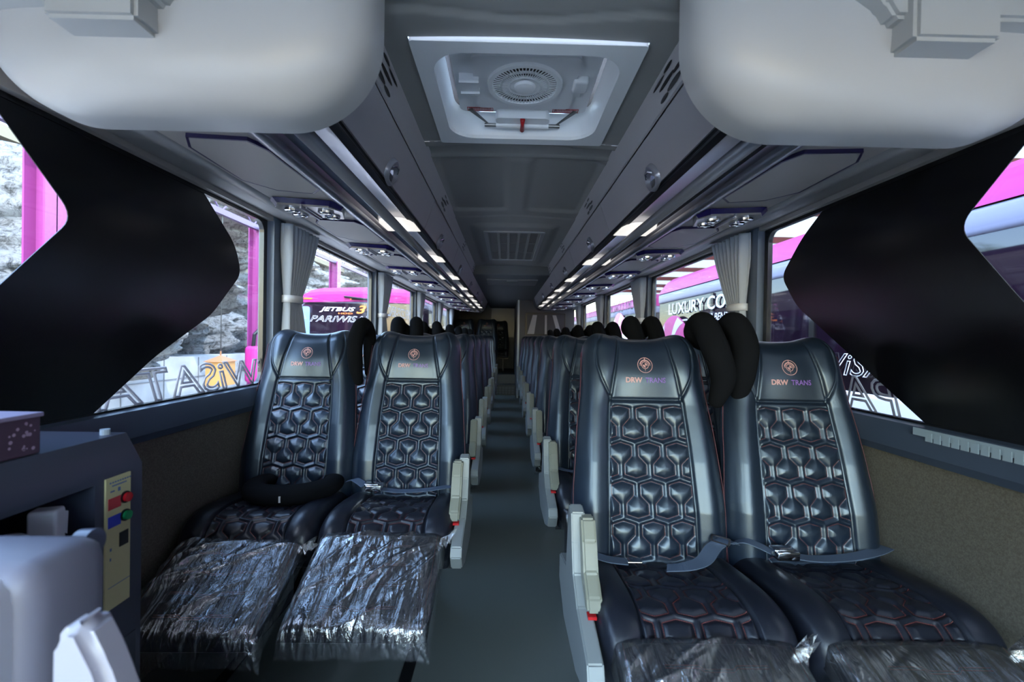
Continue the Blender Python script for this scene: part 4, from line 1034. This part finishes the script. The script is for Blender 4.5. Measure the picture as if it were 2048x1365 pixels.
# canopy roof on the right
m = MB(); xs = np.arange(1.9, 14, .08); nx_ = len(xs); vs = []
for y in (-8, 30): vs += [(x, y, 3.75+.02*math.cos(i*PI)+(x-1.9)*.05) for i, x in enumerate(xs)]
m.add(vs, [(i, i+1, nx_+i+1, nx_+i) for i in range(nx_-1)])
shm = bpy.data.materials.new('canopy sheet'); shm.use_nodes = True; n = shm.node_tree; b = n.nodes['Principled BSDF']; b.inputs['Base Color'].default_value = (.36,.355,.31,1); b.inputs['Roughness'].default_value = .6
tl = n.nodes.new('ShaderNodeBsdfTranslucent'); tl.inputs[0].default_value = (.30,.30,.255,1); mx = n.nodes.new('ShaderNodeMixShader'); mx.inputs[0].default_value = .5; n.links.new(b.outputs[0], mx.inputs[1]); n.links.new(tl.outputs[0], mx.inputs[2]); n.links.new(mx.outputs[0], n.nodes['Material Output'].inputs[0])
t = thing('canopy_roof', 'corrugated translucent canopy roof over the coaches on the right', 'roof', (0, 0, 0)); obj('roof_sheet', m, shm, t)
DRED = mat('dark red steel', (.16,.02,.03), .5)
for k in range(13):
    m = MB(); m.box((1.9, -6+k*2.4, 3.52), (13, -5.9+k*2.4, 3.66)); obj('purlin', m, DRED, t)
m = MB(); m.box((13, -8, GZ), (13.1, 30, 1.6)); tag(obj('yard_wall', m, mat('maroon wall', (.11,.02,.05), .7)), 'dark maroon wall at the far side of the yard on the right', 'wall')

PINK = mat('pink coach paint', (.36,.025,.17), .5, spec=.2); SILV = mat('silver coach paint', (.20,.195,.27), .5, spec=.2); WPAINT = mat('white coach paint', (.80,.79,.84), .35)
DKGL = None
def tinted():
    m = bpy.data.materials.new('tinted coach glass'); m.use_nodes = True; n = m.node_tree; n.nodes.clear()
    o = n.nodes.new('ShaderNodeOutputMaterial'); mx = n.nodes.new('ShaderNodeMixShader'); mx.inputs[0].default_value = .07
    df = n.nodes.new('ShaderNodeBsdfDiffuse'); df.inputs[0].default_value = (.012,.006,.013,1); gl = n.nodes.new('ShaderNodeBsdfGlossy'); gl.inputs['Roughness'].default_value = .05
    n.links.new(df.outputs[0], mx.inputs[1]); n.links.new(gl.outputs[0], mx.inputs[2]); n.links.new(mx.outputs[0], o.inputs[0]); return m
DKGL = tinted()
MAROON = mat('dark maroon paint', (.10,.01,.06), .4)
LETW = mat('white lettering', (.80,.80,.85), .5)
def coach(name, x0, x1, y0, y1, label, side_face, curve=True):
    """parallel parked coach; side_face = the x of the visible side"""
    t = thing('parked_coach', label, 'coach', ((x0+x1)/2, (y0+y1)/2, GZ))
    cx, cy = (x0+x1)/2, (y0+y1)/2; hx, hy = (x1-x0)/2, (y1-y0)/2
    def body(z0, z1, inset, m_, nm, bev):
        mb = MB(); mb.box((-hx+inset, -hy+inset, z0-GZ), (hx-inset, hy-inset, z1-GZ), bev=bev); return obj(nm, mb, m_, t, auto=40)
    body(-.95, .83, 0, WPAINT, 'lower_body', .05); body(.80, 1.74, .012, DKGL, 'window_band', .03)
    body(1.71, 1.86, 0, SILV, 'silver_band', .03)
    mb = MB(); prof = [(hx, 1.86), (hx-.01, 1.93), (hx-.05, 2.02), (hx-.14, 2.08), (hx-.4, 2.13), (0, 2.16), (-hx+.4, 2.13), (-hx+.14, 2.08), (-hx+.05, 2.02), (-hx+.01, 1.93), (-hx, 1.86)]
    vs = []; ysteps = [(-hy, .80), (-hy+.06, .93), (-hy+.25, 1.0), (hy-.25, 1.0), (hy-.06, .93), (hy, .80)]
    for yy, k in ysteps: vs += [(p[0]*(.97+.03*k if k < 1 else 1), yy, 1.86-GZ+(p[1]-1.86)*(k-.8)/.2 if k < 1 else p[1]-GZ) for p in prof]
    n_ = len(prof); mb.add(vs, [(j*n_+i, j*n_+i+1, (j+1)*n_+i+1, (j+1)*n_+i) for j in range(len(ysteps)-1) for i in range(n_-1)]); obj('pink_roof', mb.mesh(True), PINK, t, auto=30)
    # window pillars and wheels
    sx = side_face; 
    mb = MB()
    for k in range(1, int((y1-y0)/1.75)): mb.box(((hx-.014) if sx > 0 else (-hx), -hy+k*1.75-.03, .83-GZ), ((hx) if sx > 0 else (-hx+.014), -hy+k*1.75+.03, 1.71-GZ))
    obj('window_pillar', mb, BLACK, t)
    for yy in (-hy*.55, hy*.5):
        for s2 in (-1, 1): mb = MB(); mb.tube([((hx-.28)*s2, yy, .5), ((hx-.0)*s2, yy, .5)], .5, 28); obj('wheel', mb, BLACK, t, auto=40)
    return t
RC = coach('c', 2.35, 4.85, -5.2, 7.18, 'pink and silver parked coach beside the right windows with white lettering', -1)
def side_text(t, txt, y, z, width, height, m_, shear=0, outline=0, px=2.35, off_=.003):
    me = text_mesh(txt, 1, shear=shear, outline=outline, offset=0.012 if not outline else 0)
    ys = [v.co.y for v in me.vertices]; xs = [v.co.x for v in me.vertices]; cy_ = (max(ys)+min(ys))/2; cx_ = (max(xs)+min(xs))/2; kx = width/(max(xs)-min(xs)); ky = height/(max(ys)-min(ys))
    L = t.location
    map_mesh(me, lambda c: (px-off_-L.x+c.z*ky, y-(c.x-cx_)*kx-L.y, z+(c.y-cy_)*ky-L.z)); o = obj('lettering', me, m_, t); return o
side_text(RC, 'LUXURY COACH', 5.5, 1.60, 2.4, .16, LETW)
side_text(RC, 'MERCEDES-BENZ', 5.40, 1.43, 1.08, .085, LETW, shear=.25)
m = MB(); m.box((2.345, 6.0, 1.415), (2.349, 6.5, 1.435)); me = m.mesh(); map_mesh(me, lambda c: c-RC.location); obj('decal_line', me, LETW, RC)
side_text(RC, 'PARiWiSATA', 3.26, 1.00, 1.6, .16, LETW, shear=.25, outline=.016)
def swirl(t, y, z, R, px):
    L = t.location; m_ = MB(); m_.add([(px-.004-L.x, y+R*math.cos(a)-L.y, z+R*math.sin(a)-L.z) for a in np.linspace(0, 2*PI, 60, endpoint=False)], [tuple(range(60))]); d = obj('pink_disc', m_, mat('pink decal', (.62,.03,.30), .4), t)
    m_ = MB()
    for k in range(6):
        a0 = k*PI/3; vs = []
        for s in np.linspace(0, 1, 12):
            r_ = R*(.15+.83*s); a = a0+.9*s; w_ = .10+.06*s; vs += [(px-.006-L.x, y+r_*math.cos(a-w_)-L.y, z+r_*math.sin(a-w_)-L.z), (px-.006-L.x, y+r_*math.cos(a+w_)-L.y, z+r_*math.sin(a+w_)-L.z)]
        m_.add(vs, [(2*i, 2*i+2, 2*i+3, 2*i+1) for i in range(11)])
    obj('white_swirl', m_, mat('white decal gloss', (.75,.75,.8), .4), d)
swirl(RC, 6.45, .78, .72, 2.335)
RC2 = coach('c', 2.75, 5.25, 9.4, 21, 'second pink parked coach farther back on the right', -1)
swirl(RC2, 11.2, .95, .85, 2.735); side_text(RC2, 'PAR-1107', 10.3, 1.6, .9, .13, LETW, px=2.735)
# coach behind on the left, front facing us
LC = coach('c', -4.35, -1.75, 9.5, 21, 'pink parked coach behind on the left, its windscreen towards us', 1)
L = LC.location
def locm(mb): me = mb.mesh(); map_mesh(me, lambda c: c-L); return me
m = MB(); m.prism(rrect(-4.28, .2, -1.82, 1.80, .12, 6), 9.485, 9.52); obj('windscreen', locm(m), DKGL, LC)
m = MB(); m.prism([(-4.36, 1.80), (-4.30, 1.90), (-3.9, 1.97), (-3.05, 2.0), (-2.2, 1.97), (-1.8, 1.90), (-1.74, 1.80), (-3.05, 1.84)], 9.46, 9.7); obj('front_visor', locm(m), PINK, LC)
m = MB(); m.prism(rrect(-4.30, .3, -4.12, 1.72, .05, 4), 9.478, 9.486); obj('sky_reflection', locm(m), mat('painted sky reflection', (.18,.28,.42), .2), LC)  # sky reflection at the windscreen edge, painted as a flat blue pane
m = MB()
for x in (-4.15, -1.95, -3.2): m.prism(rrect(x-.09, 1.865, x+.09, 1.895, .012, 3), 9.45, 9.462)
obj('marker_lamp', locm(m), mat('amber lens', (.6,.16,.02), .3), LC)
m = MB(); m.tube([(-3.4, 9.44, 1.93), (-3.1, 9.43, 1.90), (-2.75, 9.43, 1.86)], .02, 6); m.tube([(-3.25, 9.44, 1.88), (-2.6, 9.43, 1.86)], .012, 6); obj('wiper', locm(m), BLACK, LC)
def front_text(txt, x, z, width, height, m_, shear=0, outline=0):
    me = text_mesh(txt, 1, shear=shear, outline=outline, offset=.02 if not outline else 0)
    ys = [v.co.y for v in me.vertices]; xs = [v.co.x for v in me.vertices]; cy_ = (max(ys)+min(ys))/2; cx_ = (max(xs)+min(xs))/2; kx = width/(max(xs)-min(xs)); ky = height/(max(ys)-min(ys))
    map_mesh(me, lambda c: (x+(c.x-cx_)*kx-L.x, 9.470-L.y+c.z*ky, z+(c.y-cy_)*ky-L.z)); return obj('lettering', me, m_, LC)
ORG = mat('orange lettering', (.85,.22,.04), .5)
front_text('JETBUS', -3.55, 1.66, .74, .11, LETW, shear=.35); o = front_text('3+', -2.95, 1.67, .42, .17, ORG, shear=.3); o['label'] = 'orange 3+'
front_text('HDD', -3.38, 1.585, .30, .03, ORG); front_text('PARiWiSATA', -3.40, 1.47, 1.42, .13, LETW, shear=.35, outline=.014)

# hanging lantern and coach mirror outside the left window
t = thing('hanging_lantern', 'orange box lantern with pointed top hanging outside the left window', 'lantern', (-5.05, 8.05, .22))
m = MB(); m.box((-.145, -.19, 0), (.145, .19, .43), bev=.008); obj('lantern_body', m, mat('orange lantern', (.52,.25,.07), .6), t)
m = MB(); m.add([(-.17, -.22, .42), (.17, -.22, .42), (.17, .22, .42), (-.17, .22, .42), (0, 0, .53)], [(0, 1, 4), (1, 2, 4), (2, 3, 4), (3, 0, 4), (3, 2, 1, 0)]); m.tube([(0, 0, .52), (0, 0, .60)], .013, 8); obj('lantern_roof', m, mat('lantern brown', (.30,.13,.05), .6), t)
m = MB(); m.tube([(0, 0, .59), (0, 0, 3.0)], .008, 5); obj('wire', m, BLACK, t)
m = MB(); m.box((-4.96, 8.58, .21), (-4.70, 8.76, .90), bev=.07); w_ = obj('wing_mirror', locm(m), PINK, LC, auto=40)
m = MB(); m.tube([(-4.83, 8.67, .86), (-4.80, 8.66, 1.12), (-4.70, 8.75, 1.28), (-4.5, 9.2, 1.38), (-4.30, 9.50, 1.42)], .035, 10); obj('mirror_arm', locm(m), BLACK, w_)
m = MB(); m.box((-4.72, 8.62, .30), (-4.69, 8.72, .55), bev=.008); obj('indicator', locm(m), ORG, w_)
# tree above the cliff
def tree(x, y, z, R, label, seed, grp='trees above the cliff'):
    rr = random.Random(seed); t = thing('tree', label, 'tree', (x, y, z), group=grp)
    m_ = MB(); m_.tube([(0, 0, 0), (.1, .1, 1.2), (0, .2, 2.0)], [.14, .10, .05], 8)
    for k in range(9): a = rr.uniform(0, 2*PI); m_.tube([(.05, .1, 1.0+.08*k), (R*.6*math.cos(a), R*.6*math.sin(a), 1.8+rr.uniform(-.4, .8))], [.04, .012], 5)
    obj('trunk', m_, mat('bark', (.10,.07,.05), .9), t); vs = []; fs = []
    for k in range(2600):
        u = Vector((rr.gauss(0, 1), rr.gauss(0, 1), rr.gauss(0, .7))); u = u.normalized()*R*rr.uniform(.3, 1)**.5; c = u+Vector((0, 0, 2.1)); a = Vector((rr.gauss(0, 1), rr.gauss(0, 1), rr.gauss(0, 1))).normalized()*.07; b2 = a.cross(Vector((rr.gauss(0, 1), rr.gauss(0, 1), 1))).normalized()*.035
        o_ = len(vs); vs += [c-a, c+b2, c+a, c-b2]; fs.append((o_, o_+1, o_+2, o_+3))
    o = obj('foliage', mesh_from(vs, fs), mat('leaf green', (.16,.24,.05), .7), t)
tree(-9.9, 17.0, 4.45, 1.5, 'yellow green leafy tree above the cliff, farther back', 1); tree(-10.2, 22.5, 4.45, 1.8, 'yellow green leafy tree above the cliff, behind the other', 2)
tree(11.0, 16.5, -1.25, 2.2, 'green tree beyond the coaches on the right', 3, None)
